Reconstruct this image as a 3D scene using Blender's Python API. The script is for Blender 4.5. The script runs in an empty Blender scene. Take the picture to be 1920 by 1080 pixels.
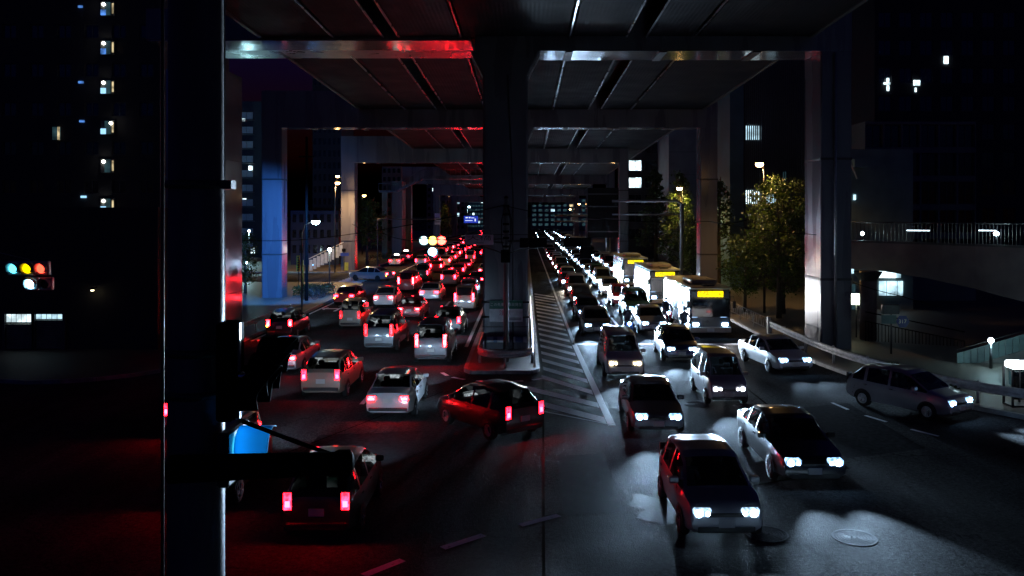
import bpy, math, random
from mathutils import Vector, Matrix
R = math.radians
random.seed(7)
sc = bpy.context.scene
col = sc.collection

# ---------------------------------------------------------------- camera
CAMH = 7.0                      # eye height on the footbridge
FPX, VPX, VPY = 1575.0, 985.0, 400.0
cam_d = bpy.data.cameras.new('camera')
cam = bpy.data.objects.new('camera', cam_d); col.objects.link(cam)
cam_d.sensor_width = 36.0
cam_d.lens = 36.0 * FPX / 1920.0
cam_d.shift_x = -(VPX - 960.0) / 1920.0
cam_d.shift_y = -(540.0 - VPY) / 1920.0
cam_d.clip_start = 0.1; cam_d.clip_end = 3000
cam.location = (0, 0, CAMH); cam.rotation_euler = (R(90), 0, 0)
sc.camera = cam

# ---------------------------------------------------------------- night sky, moon, exposure
world = bpy.data.worlds.new('World'); sc.world = world; world.use_nodes = True
wn = world.node_tree.nodes; wl = world.node_tree.links
sky = wn.new('ShaderNodeTexSky'); sky.sky_type = 'NISHITA'; sky.sun_disc = False
sky.sun_elevation = R(-2.0); sky.sun_rotation = R(190); sky.ozone_density = 8.0; sky.dust_density = 0.0; sky.air_density = 1.0
wl.new(sky.outputs[0], wn['Background'].inputs[0]); wn['Background'].inputs[1].default_value = 0.15
sun_d = bpy.data.lights.new('moon', 'SUN'); sun_d.energy = 0.004; sun_d.angle = R(0.5); sun_d.color = (0.7, 0.8, 1)
sun = bpy.data.objects.new('moon', sun_d); col.objects.link(sun); sun.rotation_euler = (R(40), 0, R(20))
sc.view_settings.view_transform = 'Standard'; sc.view_settings.look = 'None'
sc.view_settings.exposure = 0.0; sc.view_settings.gamma = 1.0; sc.view_settings.use_curve_mapping = False
sc.render.engine = 'CYCLES'
cy = sc.cycles
cy.use_denoising = True; cy.max_bounces = 3; cy.diffuse_bounces = 1; cy.glossy_bounces = 2; cy.transmission_bounces = 3
cy.sample_clamp_indirect = 3.0; cy.sample_clamp_direct = 0.0; cy.caustics_reflective = False; cy.caustics_refractive = False
cy.use_light_tree = True; cy.use_adaptive_sampling = True; cy.adaptive_threshold = .015; cy.adaptive_min_samples = 72; cy.blur_glossy = 0.5

# ---------------------------------------------------------------- helpers
def px(x, y, Y):                 # photo pixel at a known distance -> world point
    return Vector(((x - VPX) / FPX * Y, Y, CAMH - (y - VPY) / FPX * Y))
def gp(x, y):                    # photo pixel on the road surface -> X, Y
    Y = FPX * CAMH / (y - VPY)
    return ((x - VPX) / FPX * Y, Y)

ORG = {}
def tag(o, label=None, cat=None, group=None, kind=None):
    if label: o['label'] = label
    if cat: o['category'] = cat
    if group: o['group'] = group
    if kind: o['kind'] = kind
    return o
def empty(name, loc, label=None, cat=None, group=None, rz=0):
    o = bpy.data.objects.new(name, None); col.objects.link(o)
    o.empty_display_size = .2
    o.location = loc; o.rotation_euler = (0, 0, rz); ORG[o.name] = Vector(loc)
    return tag(o, label, cat, group)
def copy_tree(o, parent=None):
    c = o.copy(); col.objects.link(c); c.parent = parent
    for ch in o.children: copy_tree(ch, c)
    return c

class MB:
    def __init__(s): s.v = []; s.f = []; s.m = []
    def add(s, vs, fs, mi=0):
        n = len(s.v); s.v += [tuple(v) for v in vs]
        for f in fs: s.f.append(tuple(i + n for i in f)); s.m.append(mi)
        return s
    def box(s, x0, x1, y0, y1, z0, z1, mi=0):
        return s.add([(x0,y0,z0),(x1,y0,z0),(x1,y1,z0),(x0,y1,z0),(x0,y0,z1),(x1,y0,z1),(x1,y1,z1),(x0,y1,z1)],
                     [(0,3,2,1),(4,5,6,7),(0,1,5,4),(1,2,6,5),(2,3,7,6),(3,0,4,7)], mi)
    def rbox(s, x0, x1, y0, y1, z0, z1, r=.03, mi=0):
        # box with its vertical and horizontal edges chamfered
        vs = []
        for (sx, X) in ((1, x0), (-1, x1)):
            for (sy, Y) in ((1, y0), (-1, y1)):
                for (sz, Z) in ((1, z0), (-1, z1)):
                    vs += [(X, Y+sy*r, Z+sz*r), (X+sx*r, Y, Z+sz*r), (X+sx*r, Y+sy*r, Z)]
        def i(a, b, c, k): return (a*4 + b*2 + c)*3 + k
        fs = []
        for a in (0, 1): fs.append((i(a,0,0,0), i(a,1,0,0), i(a,1,1,0), i(a,0,1,0)))
        for b in (0, 1): fs.append((i(0,b,0,1), i(1,b,0,1), i(1,b,1,1), i(0,b,1,1)))
        for c in (0, 1): fs.append((i(0,0,c,2), i(1,0,c,2), i(1,1,c,2), i(0,1,c,2)))
        for a in (0, 1):
            for b in (0, 1): fs.append((i(a,b,0,0), i(a,b,0,1), i(a,b,1,1), i(a,b,1,0)))
            for c in (0, 1): fs.append((i(a,0,c,0), i(a,0,c,2), i(a,1,c,2), i(a,1,c,0)))
        for b in (0, 1):
            for c in (0, 1): fs.append((i(0,b,c,1), i(0,b,c,2), i(1,b,c,2), i(1,b,c,1)))
        for a in (0, 1):
            for b in (0, 1):
                for c in (0, 1): fs.append((i(a,b,c,0), i(a,b,c,1), i(a,b,c,2)))
        return s.add(vs, fs, mi)
    def bar(s, p, q, w, h=None, mi=0):
        p = Vector(p); q = Vector(q); h = h or w
        d = (q - p).normalized()
        up = Vector((0, 0, 1)) if abs(d.z) < .95 else Vector((0, 1, 0))
        a = d.cross(up).normalized() * w / 2; b = a.cross(d).normalized() * h / 2
        vs = [p-a-b, p+a-b, p+a+b, p-a+b, q-a-b, q+a-b, q+a+b, q-a+b]
        return s.add(vs, [(0,3,2,1),(4,5,6,7),(0,1,5,4),(1,2,6,5),(2,3,7,6),(3,0,4,7)], mi)
    def path(s, pts, r, n=8, mi=0, closed=False):
        pts = [Vector(p) for p in pts]; k = len(pts)
        rs = r if isinstance(r, (list, tuple)) else [r]*k
        base = len(s.v); prev = None
        for i, p in enumerate(pts):
            if closed: d = pts[(i+1) % k] - pts[i-1]
            else: d = pts[min(i+1, k-1)] - pts[max(i-1, 0)]
            d = d.normalized()
            if prev is None:
                up = Vector((0, 0, 1)) if abs(d.z) < .95 else Vector((0, 1, 0))
                a = d.cross(up).normalized()
            else:
                a = (prev - d * prev.dot(d)).normalized()
            prev = a; b = d.cross(a)
            for j in range(n):
                t = 2*math.pi*j/n
                s.v.append(tuple(p + (a*math.cos(t) + b*math.sin(t)) * rs[i]))
        for i in range(k if closed else k-1):
            i2 = (i+1) % k
            for j in range(n):
                j2 = (j+1) % n
                s.f.append((base+i*n+j, base+i*n+j2, base+i2*n+j2, base+i2*n+j)); s.m.append(mi)
        if not closed:
            s.f.append(tuple(base+j for j in range(n))[::-1]); s.m.append(mi)
            s.f.append(tuple(base+(k-1)*n+j for j in range(n))); s.m.append(mi)
        return s
    def tube(s, p, q, r0, r1=None, n=10, mi=0): return s.path([p, q], [r0, r0 if r1 is None else r1], n, mi)
    def lathe(s, prof, c=(0,0,0), axis='z', n=16, mi=0, close=True):
        base = len(s.v); k = len(prof)
        for (r, h) in prof:
            for j in range(n):
                t = 2*math.pi*j/n; a, b = r*math.cos(t), r*math.sin(t)
                p = {'z': (a, b, h), 'y': (a, h, b), 'x': (h, a, b)}[axis]
                s.v.append((p[0]+c[0], p[1]+c[1], p[2]+c[2]))
        for i in range(k-1):
            for j in range(n):
                j2 = (j+1) % n
                s.f.append((base+i*n+j, base+i*n+j2, base+(i+1)*n+j2, base+(i+1)*n+j)); s.m.append(mi)
        if close:
            s.f.append(tuple(base+j for j in range(n))[::-1]); s.m.append(mi)
            s.f.append(tuple(base+(k-1)*n+j for j in range(n))); s.m.append(mi)
        return s
    def prism(s, poly, z0, z1, mi=0):
        n = len(poly); vs = [(x, y, z0) for x, y in poly] + [(x, y, z1) for x, y in poly]
        return s.add(vs, [tuple(range(n))[::-1], tuple(range(n, 2*n))] + [(i, (i+1) % n, n+(i+1) % n, n+i) for i in range(n)], mi)
    def sheet(s, poly, z, mi=0):
        return s.add([(x, y, z) for x, y in poly], [tuple(range(len(poly)))], mi)
    def quad(s, a, b, c, d, mi=0): return s.add([a, b, c, d], [(0, 1, 2, 3)], mi)
    def mesh(s, name, smooth=False):
        me = bpy.data.meshes.new(name); me.from_pydata(s.v, [], s.f)
        if smooth: me.polygons.foreach_set('use_smooth', [True]*len(me.polygons))
        me.update()
        import bmesh
        bm = bmesh.new(); bm.from_mesh(me); bmesh.ops.recalc_face_normals(bm, faces=bm.faces); bm.to_mesh(me); bm.free()
        return me
    def build(s, name, mat, parent=None, smooth=False, local=False, auto=None):
        """world coordinates unless local; becomes ONE mesh object"""
        if parent is not None:
            org = Vector((0,0,0)) if local else ORG[parent.name]
        else:
            if local: org = Vector((0,0,0))
            else:
                xs = [v[0] for v in s.v]; ys = [v[1] for v in s.v]; zs = [v[2] for v in s.v]
                org = Vector(((min(xs)+max(xs))/2, (min(ys)+max(ys))/2, min(zs)))
        if org.length > 0: s.v = [(v[0]-org.x, v[1]-org.y, v[2]-org.z) for v in s.v]
        me = s.mesh(name, smooth)
        if auto: me.set_sharp_from_angle(angle=R(auto))
        mats = mat if isinstance(mat, (list, tuple)) else [mat]
        for m in mats: me.materials.append(m)
        if len(mats) > 1: me.polygons.foreach_set('material_index', s.m)
        o = bpy.data.objects.new(name, me); col.objects.link(o)
        if parent is not None: o.parent = parent; ORG[o.name] = ORG.get(parent.name, Vector((0,0,0))) if not local else ORG.get(parent.name, Vector((0,0,0)))
        else: o.location = org; ORG[o.name] = org
        return o

def obj_from(me, name, parent):
    o = bpy.data.objects.new(name, me); col.objects.link(o); o.parent = parent; ORG[o.name] = ORG.get(parent.name, Vector((0,0,0)))
    return o

def text_mesh(body, size, align='CENTER'):
    c = bpy.data.curves.new('lettering', 'FONT'); c.body = body; c.size = size; c.align_x = align; c.align_y = 'CENTER'
    c.extrude = .002; c.resolution_u = 3
    o = bpy.data.objects.new('lettering_source', c); col.objects.link(o)
    dg = bpy.context.evaluated_depsgraph_get()
    me = bpy.data.meshes.new_from_object(o.evaluated_get(dg))
    bpy.data.objects.remove(o); bpy.data.curves.remove(c)
    return me
def lettering(body, size, loc, mat, parent, rot=(R(90), 0, 0), sx=1):
    me = text_mesh(body, size); me.materials.clear(); me.materials.append(mat)
    o = obj_from(me, 'lettering', parent)
    o.location = Vector(loc) - ORG[parent.name]; o.rotation_euler = rot; o.scale.x = sx
    return o

# ---------------------------------------------------------------- materials (all procedural)
MATS = {}
def nodes(name):
    m = bpy.data.materials.new(name); m.use_nodes = True
    return m, m.node_tree.nodes, m.node_tree.links, m.node_tree.nodes['Principled BSDF']
def mat(name, c, rough=.5, metal=0., var=.25, scale=3., bump=0., bscale=40., coat=0., rvar=.1, streak=False, spec=.5):
    if name in MATS: return MATS[name]
    m, N, L, P = nodes(name)
    tc = N.new('ShaderNodeTexCoord'); src = tc.outputs['Object']
    if streak:
        mp = N.new('ShaderNodeMapping'); mp.inputs['Scale'].default_value = (1, 1, .12); L.new(src, mp.inputs[0]); src2 = mp.outputs[0]
    else: src2 = src
    nz = N.new('ShaderNodeTexNoise'); nz.inputs['Scale'].default_value = scale; nz.inputs['Detail'].default_value = 6; L.new(src2, nz.inputs['Vector'])
    rp = N.new('ShaderNodeMapRange'); rp.inputs[1].default_value = .3; rp.inputs[2].default_value = .7
    rp.inputs[3].default_value = 1-var; rp.inputs[4].default_value = 1+var*.6; L.new(nz.outputs[0], rp.inputs[0])
    mx = N.new('ShaderNodeMix'); mx.data_type = 'RGBA'; mx.blend_type = 'MULTIPLY'; mx.inputs[0].default_value = 1
    mx.inputs[6].default_value = (*c, 1); L.new(rp.outputs[0], mx.inputs[7]); L.new(mx.outputs[2], P.inputs['Base Color'])
    rr = N.new('ShaderNodeMapRange'); rr.inputs[1].default_value = .3; rr.inputs[2].default_value = .7
    rr.inputs[3].default_value = max(.02, rough-rvar); rr.inputs[4].default_value = min(1, rough+rvar); L.new(nz.outputs[0], rr.inputs[0]); L.new(rr.outputs[0], P.inputs['Roughness'])
    P.inputs['Metallic'].default_value = metal; P.inputs['Coat Weight'].default_value = coat; P.inputs['Coat Roughness'].default_value = .05
    P.inputs['Specular IOR Level'].default_value = spec
    if bump:
        n2 = N.new('ShaderNodeTexNoise'); n2.inputs['Scale'].default_value = bscale; n2.inputs['Detail'].default_value = 4; L.new(src, n2.inputs['Vector'])
        b = N.new('ShaderNodeBump'); b.inputs['Strength'].default_value = bump; b.inputs['Distance'].default_value = .02
        L.new(n2.outputs[0], b.inputs['Height']); L.new(b.outputs[0], P.inputs['Normal'])
    MATS[name] = m; return m
def emit(name, c, s, sample=True, base=(.02,.02,.02), patch=0.):
    if name in MATS: return MATS[name]
    m, N, L, P = nodes(name)
    P.inputs['Base Color'].default_value = (*base, 1); P.inputs['Roughness'].default_value = .25
    P.inputs['Emission Color'].default_value = (*c, 1); P.inputs['Emission Strength'].default_value = s
    if patch:
        tc = N.new('ShaderNodeTexCoord'); nz = N.new('ShaderNodeTexNoise'); nz.inputs['Scale'].default_value = patch; nz.inputs['Detail'].default_value = 3
        L.new(tc.outputs['Object'], nz.inputs['Vector']); rp = N.new('ShaderNodeMapRange')
        rp.inputs[1].default_value = .35; rp.inputs[2].default_value = .65; rp.inputs[3].default_value = s*.25; rp.inputs[4].default_value = s*1.2
        L.new(nz.outputs[0], rp.inputs[0]); L.new(rp.outputs[0], P.inputs['Emission Strength'])
    m.cycles.emission_sampling = 'FRONT' if sample else 'NONE'
    MATS[name] = m; return m

def asphalt():
    m, N, L, P = nodes('damp asphalt')
    tc = N.new('ShaderNodeTexCoord'); o = tc.outputs['Object']
    big = N.new('ShaderNodeTexNoise'); big.inputs['Scale'].default_value = .35; big.inputs['Detail'].default_value = 7; L.new(o, big.inputs['Vector'])
    mp = N.new('ShaderNodeMapping'); mp.inputs['Scale'].default_value = (1, .06, 1); L.new(o, mp.inputs[0])
    lane = N.new('ShaderNodeTexNoise'); lane.inputs['Scale'].default_value = 1.1; lane.inputs['Detail'].default_value = 3; L.new(mp.outputs[0], lane.inputs['Vector'])
    agg = N.new('ShaderNodeTexVoronoi'); agg.inputs['Scale'].default_value = 42; L.new(o, agg.inputs['Vector'])
    fine = N.new('ShaderNodeTexNoise'); fine.inputs['Scale'].default_value = 90; fine.inputs['Detail'].default_value = 2; L.new(o, fine.inputs['Vector'])
    crk = N.new('ShaderNodeTexVoronoi'); crk.feature = 'DISTANCE_TO_EDGE'; crk.inputs['Scale'].default_value = .22
    wv = N.new('ShaderNodeMix'); wv.data_type = 'RGBA'; wv.blend_type = 'ADD'; wv.inputs[0].default_value = .9
    n3 = N.new('ShaderNodeTexNoise'); n3.inputs['Scale'].default_value = 1.6; n3.inputs['Detail'].default_value = 6; L.new(o, n3.inputs['Vector'])
    L.new(o, wv.inputs[6]); L.new(n3.outputs['Color'], wv.inputs[7]); L.new(wv.outputs[2], crk.inputs['Vector'])
    cl = N.new('ShaderNodeMapRange'); cl.inputs[1].default_value = .0; cl.inputs[2].default_value = .006; cl.inputs[3].default_value = .35; cl.inputs[4].default_value = 1; L.new(crk.outputs[0], cl.inputs[0])
    a = N.new('ShaderNodeMath'); a.operation = 'MULTIPLY'; L.new(big.outputs[0], a.inputs[0]); L.new(lane.outputs[0], a.inputs[1])
    rp = N.new('ShaderNodeMapRange'); rp.inputs[1].default_value = .12; rp.inputs[2].default_value = .4; rp.inputs[3].default_value = .03; rp.inputs[4].default_value = .075; L.new(a.outputs[0], rp.inputs[0])
    ag = N.new('ShaderNodeMapRange'); ag.inputs[1].default_value = 0; ag.inputs[2].default_value = 1; ag.inputs[3].default_value = .55; ag.inputs[4].default_value = 1.5; L.new(agg.outputs['Color'], ag.inputs[0])
    q = N.new('ShaderNodeMath'); q.operation = 'MULTIPLY'; L.new(rp.outputs[0], q.inputs[0]); L.new(ag.outputs[0], q.inputs[1])
    q2 = N.new('ShaderNodeMath'); q2.operation = 'MULTIPLY'; L.new(q.outputs[0], q2.inputs[0]); L.new(cl.outputs[0], q2.inputs[1])
    L.new(q2.outputs[0], P.inputs['Base Color'])
    rr = N.new('ShaderNodeMapRange'); rr.inputs[1].default_value = .35; rr.inputs[2].default_value = .62; P.inputs['Specular IOR Level'].default_value = .07; rr.inputs[3].default_value = .4; rr.inputs[4].default_value = .65; L.new(big.outputs[0], rr.inputs[0])
    L.new(rr.outputs[0], P.inputs['Roughness'])
    mid = N.new('ShaderNodeTexNoise'); mid.inputs['Scale'].default_value = 9; mid.inputs['Detail'].default_value = 8; mid.inputs['Roughness'].default_value = .75; L.new(o, mid.inputs['Vector'])
    h0 = N.new('ShaderNodeMath'); h0.operation = 'MULTIPLY_ADD'; L.new(mid.outputs[0], h0.inputs[0]); h0.inputs[1].default_value = 2.5; L.new(agg.outputs[0], h0.inputs[2])
    hs = N.new('ShaderNodeMath'); hs.operation = 'ADD'; L.new(h0.outputs[0], hs.inputs[0]); L.new(fine.outputs[0], hs.inputs[1])
    mr = N.new('ShaderNodeMapRange'); mr.inputs[1].default_value = .35; mr.inputs[2].default_value = .65; mr.inputs[3].default_value = .45; mr.inputs[4].default_value = 1.7; L.new(mid.outputs[0], mr.inputs[0])
    q3 = N.new('ShaderNodeMath'); q3.operation = 'MULTIPLY'; L.new(q2.outputs[0], q3.inputs[0]); L.new(mr.outputs[0], q3.inputs[1]); L.new(q3.outputs[0], P.inputs['Base Color'])
    b = N.new('ShaderNodeBump'); b.inputs['Strength'].default_value = .8; b.inputs['Distance'].default_value = .01
    L.new(hs.outputs[0], b.inputs['Height']); L.new(b.outputs[0], P.inputs['Normal'])
    rough_surface(m, .005)
    return m
def rough_surface(m, gloss):
    # dry rough ground: diffuse scatter with a thin constant gloss, no grazing-angle mirror
    N, L, P = m.node_tree.nodes, m.node_tree.links, m.node_tree.nodes['Principled BSDF']
    D = N.new('ShaderNodeBsdfDiffuse'); D.inputs['Roughness'].default_value = .9; G = N.new('ShaderNodeBsdfGlossy'); X = N.new('ShaderNodeMixShader'); X.inputs[0].default_value = gloss
    for sock, dst in (('Base Color', [D.inputs['Color']]), ('Roughness', [G.inputs['Roughness']]), ('Normal', [D.inputs['Normal'], G.inputs['Normal']])):
        ln = P.inputs[sock].links
        for d in dst:
            if ln: L.new(ln[0].from_socket, d)
            elif sock == 'Roughness': d.default_value = P.inputs[sock].default_value
    G.inputs['Color'].default_value = (.8,.8,.8,1)
    L.new(D.outputs[0], X.inputs[1]); L.new(G.outputs[0], X.inputs[2]); L.new(X.outputs[0], N['Material Output'].inputs[0]); N.remove(P)
M_ASPH = asphalt()
def paint_white():
    m, N, L, P = nodes('worn road paint')
    tc = N.new('ShaderNodeTexCoord'); geo = N.new('ShaderNodeNewGeometry')
    nz = N.new('ShaderNodeTexNoise'); nz.inputs['Scale'].default_value = 6; nz.inputs['Detail'].default_value = 8; nz.inputs['Roughness'].default_value = .7; L.new(geo.outputs['Position'], nz.inputs['Vector'])
    cr = N.new('ShaderNodeValToRGB'); cr.color_ramp.elements[0].position = .3; cr.color_ramp.elements[0].color = (.08,.08,.085,1)
    cr.color_ramp.elements[1].position = .42; cr.color_ramp.elements[1].color = (.8,.8,.82,1); L.new(nz.outputs[0], cr.inputs[0]); L.new(cr.outputs[0], P.inputs['Base Color'])
    P.inputs['Roughness'].default_value = .5
    rough_surface(m, .009)
    return m
M_PAINT = paint_white()
M_CONC = mat('stained concrete', (.22,.215,.21), .75, var=.45, scale=.7, bump=.3, bscale=25, streak=True)
M_STEEL = mat('painted steel girder', (.13,.13,.16), .3, var=.25, scale=.8, bump=.04, bscale=3, rvar=.1, streak=True)
M_SOFFIT = mat('glossy painted steel', (.3,.3,.34), .13, metal=.5, var=.2, scale=.6, bump=.05, bscale=2.2, rvar=.06)
M_GIRD = mat('dark girder paint', (.03,.03,.036), .6, var=.3, scale=1.2)
M_GALV = mat('galvanised steel', (.42,.43,.45), .38, metal=.7, var=.25, scale=9, bump=.06, bscale=60)
M_RAIL = mat('guard rail white paint', (.55,.55,.56), .4, var=.35, scale=5, bump=.05)
M_POLE = mat('weathered pole', (.16,.155,.16), .55, metal=.2, var=.5, scale=6, bump=.15, bscale=30, streak=True)
M_BLACK = mat('black housing', (.006,.006,.007), .45, var=.2, scale=10)
rough_surface(M_BLACK, .008)
M_IRON = mat('cast iron', (.11,.11,.115), .5, var=.4, scale=20); rough_surface(M_IRON, .012)
M_DARK = mat('dark grey metal', (.05,.05,.055), .45, var=.3, scale=8)
M_PAVE = mat('brown footway paving', (.13,.11,.095), .6, var=.4, scale=4, bump=.2, bscale=18)
M_KERB = mat('kerb stone', (.3,.3,.3), .7, var=.4, scale=3, bump=.2, bscale=30)
M_SIGNAL = mat('signal housing grey', (.42,.4,.4), .45, var=.2, scale=8)
M_TYRE = mat('tyre rubber', (.018,.018,.018), .8, var=.2, scale=12)
M_RIM = mat('alloy rim', (.5,.5,.52), .3, metal=.9, var=.1)
M_GLASS = mat('dark vehicle glass', (.012,.015,.018), .06, var=.1, rvar=.02, spec=.8)
M_GLASSC = bpy.data.materials.new('clear vehicle glass'); M_GLASSC.use_nodes = True
_N = M_GLASSC.node_tree.nodes; _L = M_GLASSC.node_tree.links; _N.remove(_N['Principled BSDF'])
_T = _N.new('ShaderNodeBsdfTransparent'); _T.inputs[0].default_value = (.5,.55,.56,1); _G = _N.new('ShaderNodeBsdfGlossy'); _G.inputs['Roughness'].default_value = .04
_F = _N.new('ShaderNodeFresnel'); _F.inputs[0].default_value = 1.5; _X = _N.new('ShaderNodeMixShader')
_L.new(_F.outputs[0], _X.inputs[0]); _L.new(_T.outputs[0], _X.inputs[1]); _L.new(_G.outputs[0], _X.inputs[2]); _L.new(_X.outputs[0], _N['Material Output'].inputs[0])
M_SEAT = mat('seat fabric', (.06,.06,.065), .8, var=.3, scale=10)
M_PLATE = mat('number plate', (.65,.66,.62), .45, var=.1)
M_TRIM = mat('black trim', (.02,.02,.02), .5, var=.1)
M_CHROME = mat('chrome trim', (.6,.6,.62), .15, metal=1, var=.05, rvar=.03)
M_PANE = mat('dark window pane', (.015,.02,.028), .08, var=.1, rvar=.03, spec=.7)
M_FRAME = mat('window frame', (.1,.1,.105), .5, var=.2)
def lens_bulb(n, c, ls, bs, cb=None): return (emit(n+' lens lit', c, ls, patch=11), emit(n+' bulb lit', cb or c, bs))
E_HEAD = lens_bulb('cool headlamp', (.45,.7,1.), 2.2, 34); E_HEADC = lens_bulb('blue white headlamp', (.32,.6,1.), 3., 46)
E_HEADW = lens_bulb('warm headlamp', (1.,.8,.5), 1.6, 26); E_HEADD = lens_bulb('dim headlamp', (.8,.85,1.), .9, 16)
E_HEADF = lens_bulb('far headlamp', (.5,.74,1.), 110, 110)
E_HEADA = lens_bulb('headlamp seen from behind', (.9,.95,1.), 1, 2)
E_TAIL = lens_bulb('tail lamp', (1., .003, .008), 75, 260); E_BRAKE = lens_bulb('brake lamp', (1., .004, .006), 190, 620)
E_DIMT = lens_bulb('dim tail lamp', (1., .003, .005), 24, 80)
E_INT = lens_bulb('oncoming car tail lamp', (1., .003, .006), 2.5, 8)
E_TAILF = lens_bulb('far tail lamp', (1., .008, .018), 90, 90); E_BRAKEF = lens_bulb('far brake lamp', (1., .012, .02), 150, 150)
E_AMBER = emit('amber indicator lit', (1., .36, .02), 40)
E_LED = emit('amber bus display lit', (1., .72, .0), 2.2, sample=False, patch=9)
E_TAXI = emit('taxi roof lamp lit', (1., .93, .8), 14)
E_SOD = emit('sodium lamp lit', (1., .55, .2), 40)
E_MERC = emit('mercury lamp lit', (.62, .9, 1.), 40)
E_GRN = emit('globe lamp lit', (.72, 1., .86), 60)
E_WIN = emit('cool lit window', (.55,.85,1.), 1.6, sample=False, patch=1.3)
E_WIN2 = emit('bright lit window', (.72,.93,1.), 3.2, sample=False, patch=1.1)
E_WINB = emit('blue lit window', (.12,.35,1.), .9, sample=False, patch=2.)
E_WINY = emit('warm lit window', (1.,.8,.45), .9, sample=False, patch=2.)
E_WIND = emit('dim teal window', (.2,.5,.6), .12, sample=False, patch=1.)
# ================================================================ the setting
def struct(name, mb, m, smooth=False):
    o = mb.build(name, m, None, smooth, local=True); o['kind'] = 'structure'; return o
g = MB(); g.add([(-900,-200,0),(900,-200,0),(900,1500,0),(-900,1500,0)], [(0,1,2,3)])
road = struct('road', g, M_ASPH)
def arc(cx, cy_, r, a0, a1, n=8): return [(cx+r*math.cos(R(a0+(a1-a0)*i/n)), cy_+r*math.sin(R(a0+(a1-a0)*i/n))) for i in range(n+1)]

# footways with kerb stones
KR = [(13.4,330),(13.4,60),(13.4,44),(13.55,39),(14.1,35),(15.2,31.2),(17.2,28.2),(20.5,25.8),(26,24.4),(60,23)]
def footway(name, edge, far):
    o = struct(name, MB().prism(edge + far, -.05, .14), M_PAVE)
    k = MB()
    for a, b in zip(edge[:-1], edge[1:]):
        d = (Vector((*b,0))-Vector((*a,0))); n = max(1, int(d.length/2.4))
        for i in range(n):
            p = Vector((*a,0))+d*(i+.008)/n; q = Vector((*a,0))+d*(i+.992)/n
            k.bar((p.x,p.y,.075),(q.x,q.y,.075), .17, .165)
    kb = k.build('kerb', M_KERB, o, local=True)
    return o
footway('footway_right', KR, [(60,330)])
footway('footway_left', [(-60,34.5),(-22,34.8)] + arc(-20.4,39.4,5,-90,0,6) + [(-15.4,60),(-15.6,76)] + arc(-19.6,80,4,0,90,5), [(-60,84)])
footway('footway_left_far', [(-60,98.5),(-24,98.5)] + arc(-22.6,101.5,3,-90,0,5) + [(-19.6,330)], [(-60,330)])
# median with rounded nose
med = [(.55,330),(.55,37.4)] + arc(-.65,37.4,1.2,0,-40,3) + arc(-1.45,37.4,1.2,-140,-180,3) + [(-2.65,330)]
footway('median', med, [])

# painted markings: one sheet per stripe, children of the road
PAINTED = {}
def mark(poly, name='lane_marking', z=.004):
    o = MB().sheet(poly, z).build(name, M_PAINT, road, local=True); return o
def strip(x0, y0, x1, y1, w=.15, name='lane_marking'):
    d = Vector((x1-x0, y1-y0)).normalized(); n = Vector((-d.y, d.x))*w/2
    return mark([(x0-n.x,y0-n.y),(x1-n.x,y1-n.y),(x1+n.x,y1+n.y),(x0+n.x,y0+n.y)], name)
for X, off in ((-6.0, 30.8), (-9.0, 34.7), (-12.1, 40.2)):      # dashes of the outbound lanes, 6 m paint and 9 m gap
    y = off
    while y < 230: strip(X, y, X, y+6, .17); y += 15
strip(-15.0, 100, -15.0, 260, .2, 'edge_line'); strip(-15.0, 46, -15.0, 76, .15, 'edge_line')
strip(-3.1, 44, -3.1, 260, .18, 'edge_line')
for X in (5.75, 8.9):                                           # inbound lanes: solid near the stop line, dashed behind
    strip(X, 45.4, X, 76, .15)
    y = 84
    while y < 250: strip(X, y, X, y+6, .15); y += 15
strip(2.62, 45.4, 2.3, 250, .16, 'edge_line')
mark([(2.62,44.7),(11.7,44.7),(11.7,45.2),(2.62,45.2)], 'stop_line')
# hatching beside the median
for i in range(20):
    y = 27.9 + i*2.2
    xr = 2.8 - .017*min(y-27.9, 16)
    xl = [-.1, -.87, .7, .8][i] if i < 4 else .8
    sl = 1.55
    mark([(xr-.1, y+.1),(xr-.1, y+.95),(xl, y+.95+(xr-xl)*sl*(.72 if i < 2 else 1)),(xl, y+.1+(xr-xl)*sl*(.72 if i < 2 else 1))], 'hatch_stripe')
strip(2.86, 27.7, 2.62, 44.7, .26, 'edge_line')
strip(2.8, 27.85, -.2, 30.4, .1, 'edge_line')
# crossing guidance dashes in the junction
for a, b in (((830,1028),(907,1003)), ((975,985),(1048,966)), ((682,1079),(755,1050)), ((1560,755),(1590,768)), ((1622,779),(1662,791)), ((1708,805),(1760,818))):
    p, q = gp(*a), gp(*b); strip(*p, *q, .2 if a[0] < 1200 else .13, 'guidance_dash')
# broken ring of paint round the nose
for a in (-165, -140, -112, -85, -60):
    p = arc(-1.05, 37.6, 2.7, a, a+16, 1); strip(*p[0], *p[1], .18, 'guidance_dash')
# turn arrow and word block in the kerb lane
for yy in (45, 60):
    mark([(-13.75,yy),(-13.55,yy),(-13.55,yy+3.2),(-13.2,yy+3.2),(-13.65,yy+5),(-14.1,yy+3.2),(-13.75,yy+3.2)], 'lane_arrow')
    mark([(-14.6,yy+1.4),(-13.76,yy+1.4),(-13.76,yy+1.9),(-14.6,yy+1.9),(-14.6,yy+2.5),(-15.0-.2+.25,yy+1.65),(-14.6,yy+.8)], 'lane_arrow')
for k in range(9):                                              # zebra over the side street
    mark([(-16.6-.0,84.8+k*1.45),(-19.2,84.8+k*1.45),(-19.2,85.5+k*1.45),(-16.6,85.5+k*1.45)], 'zebra_stripe')
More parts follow.
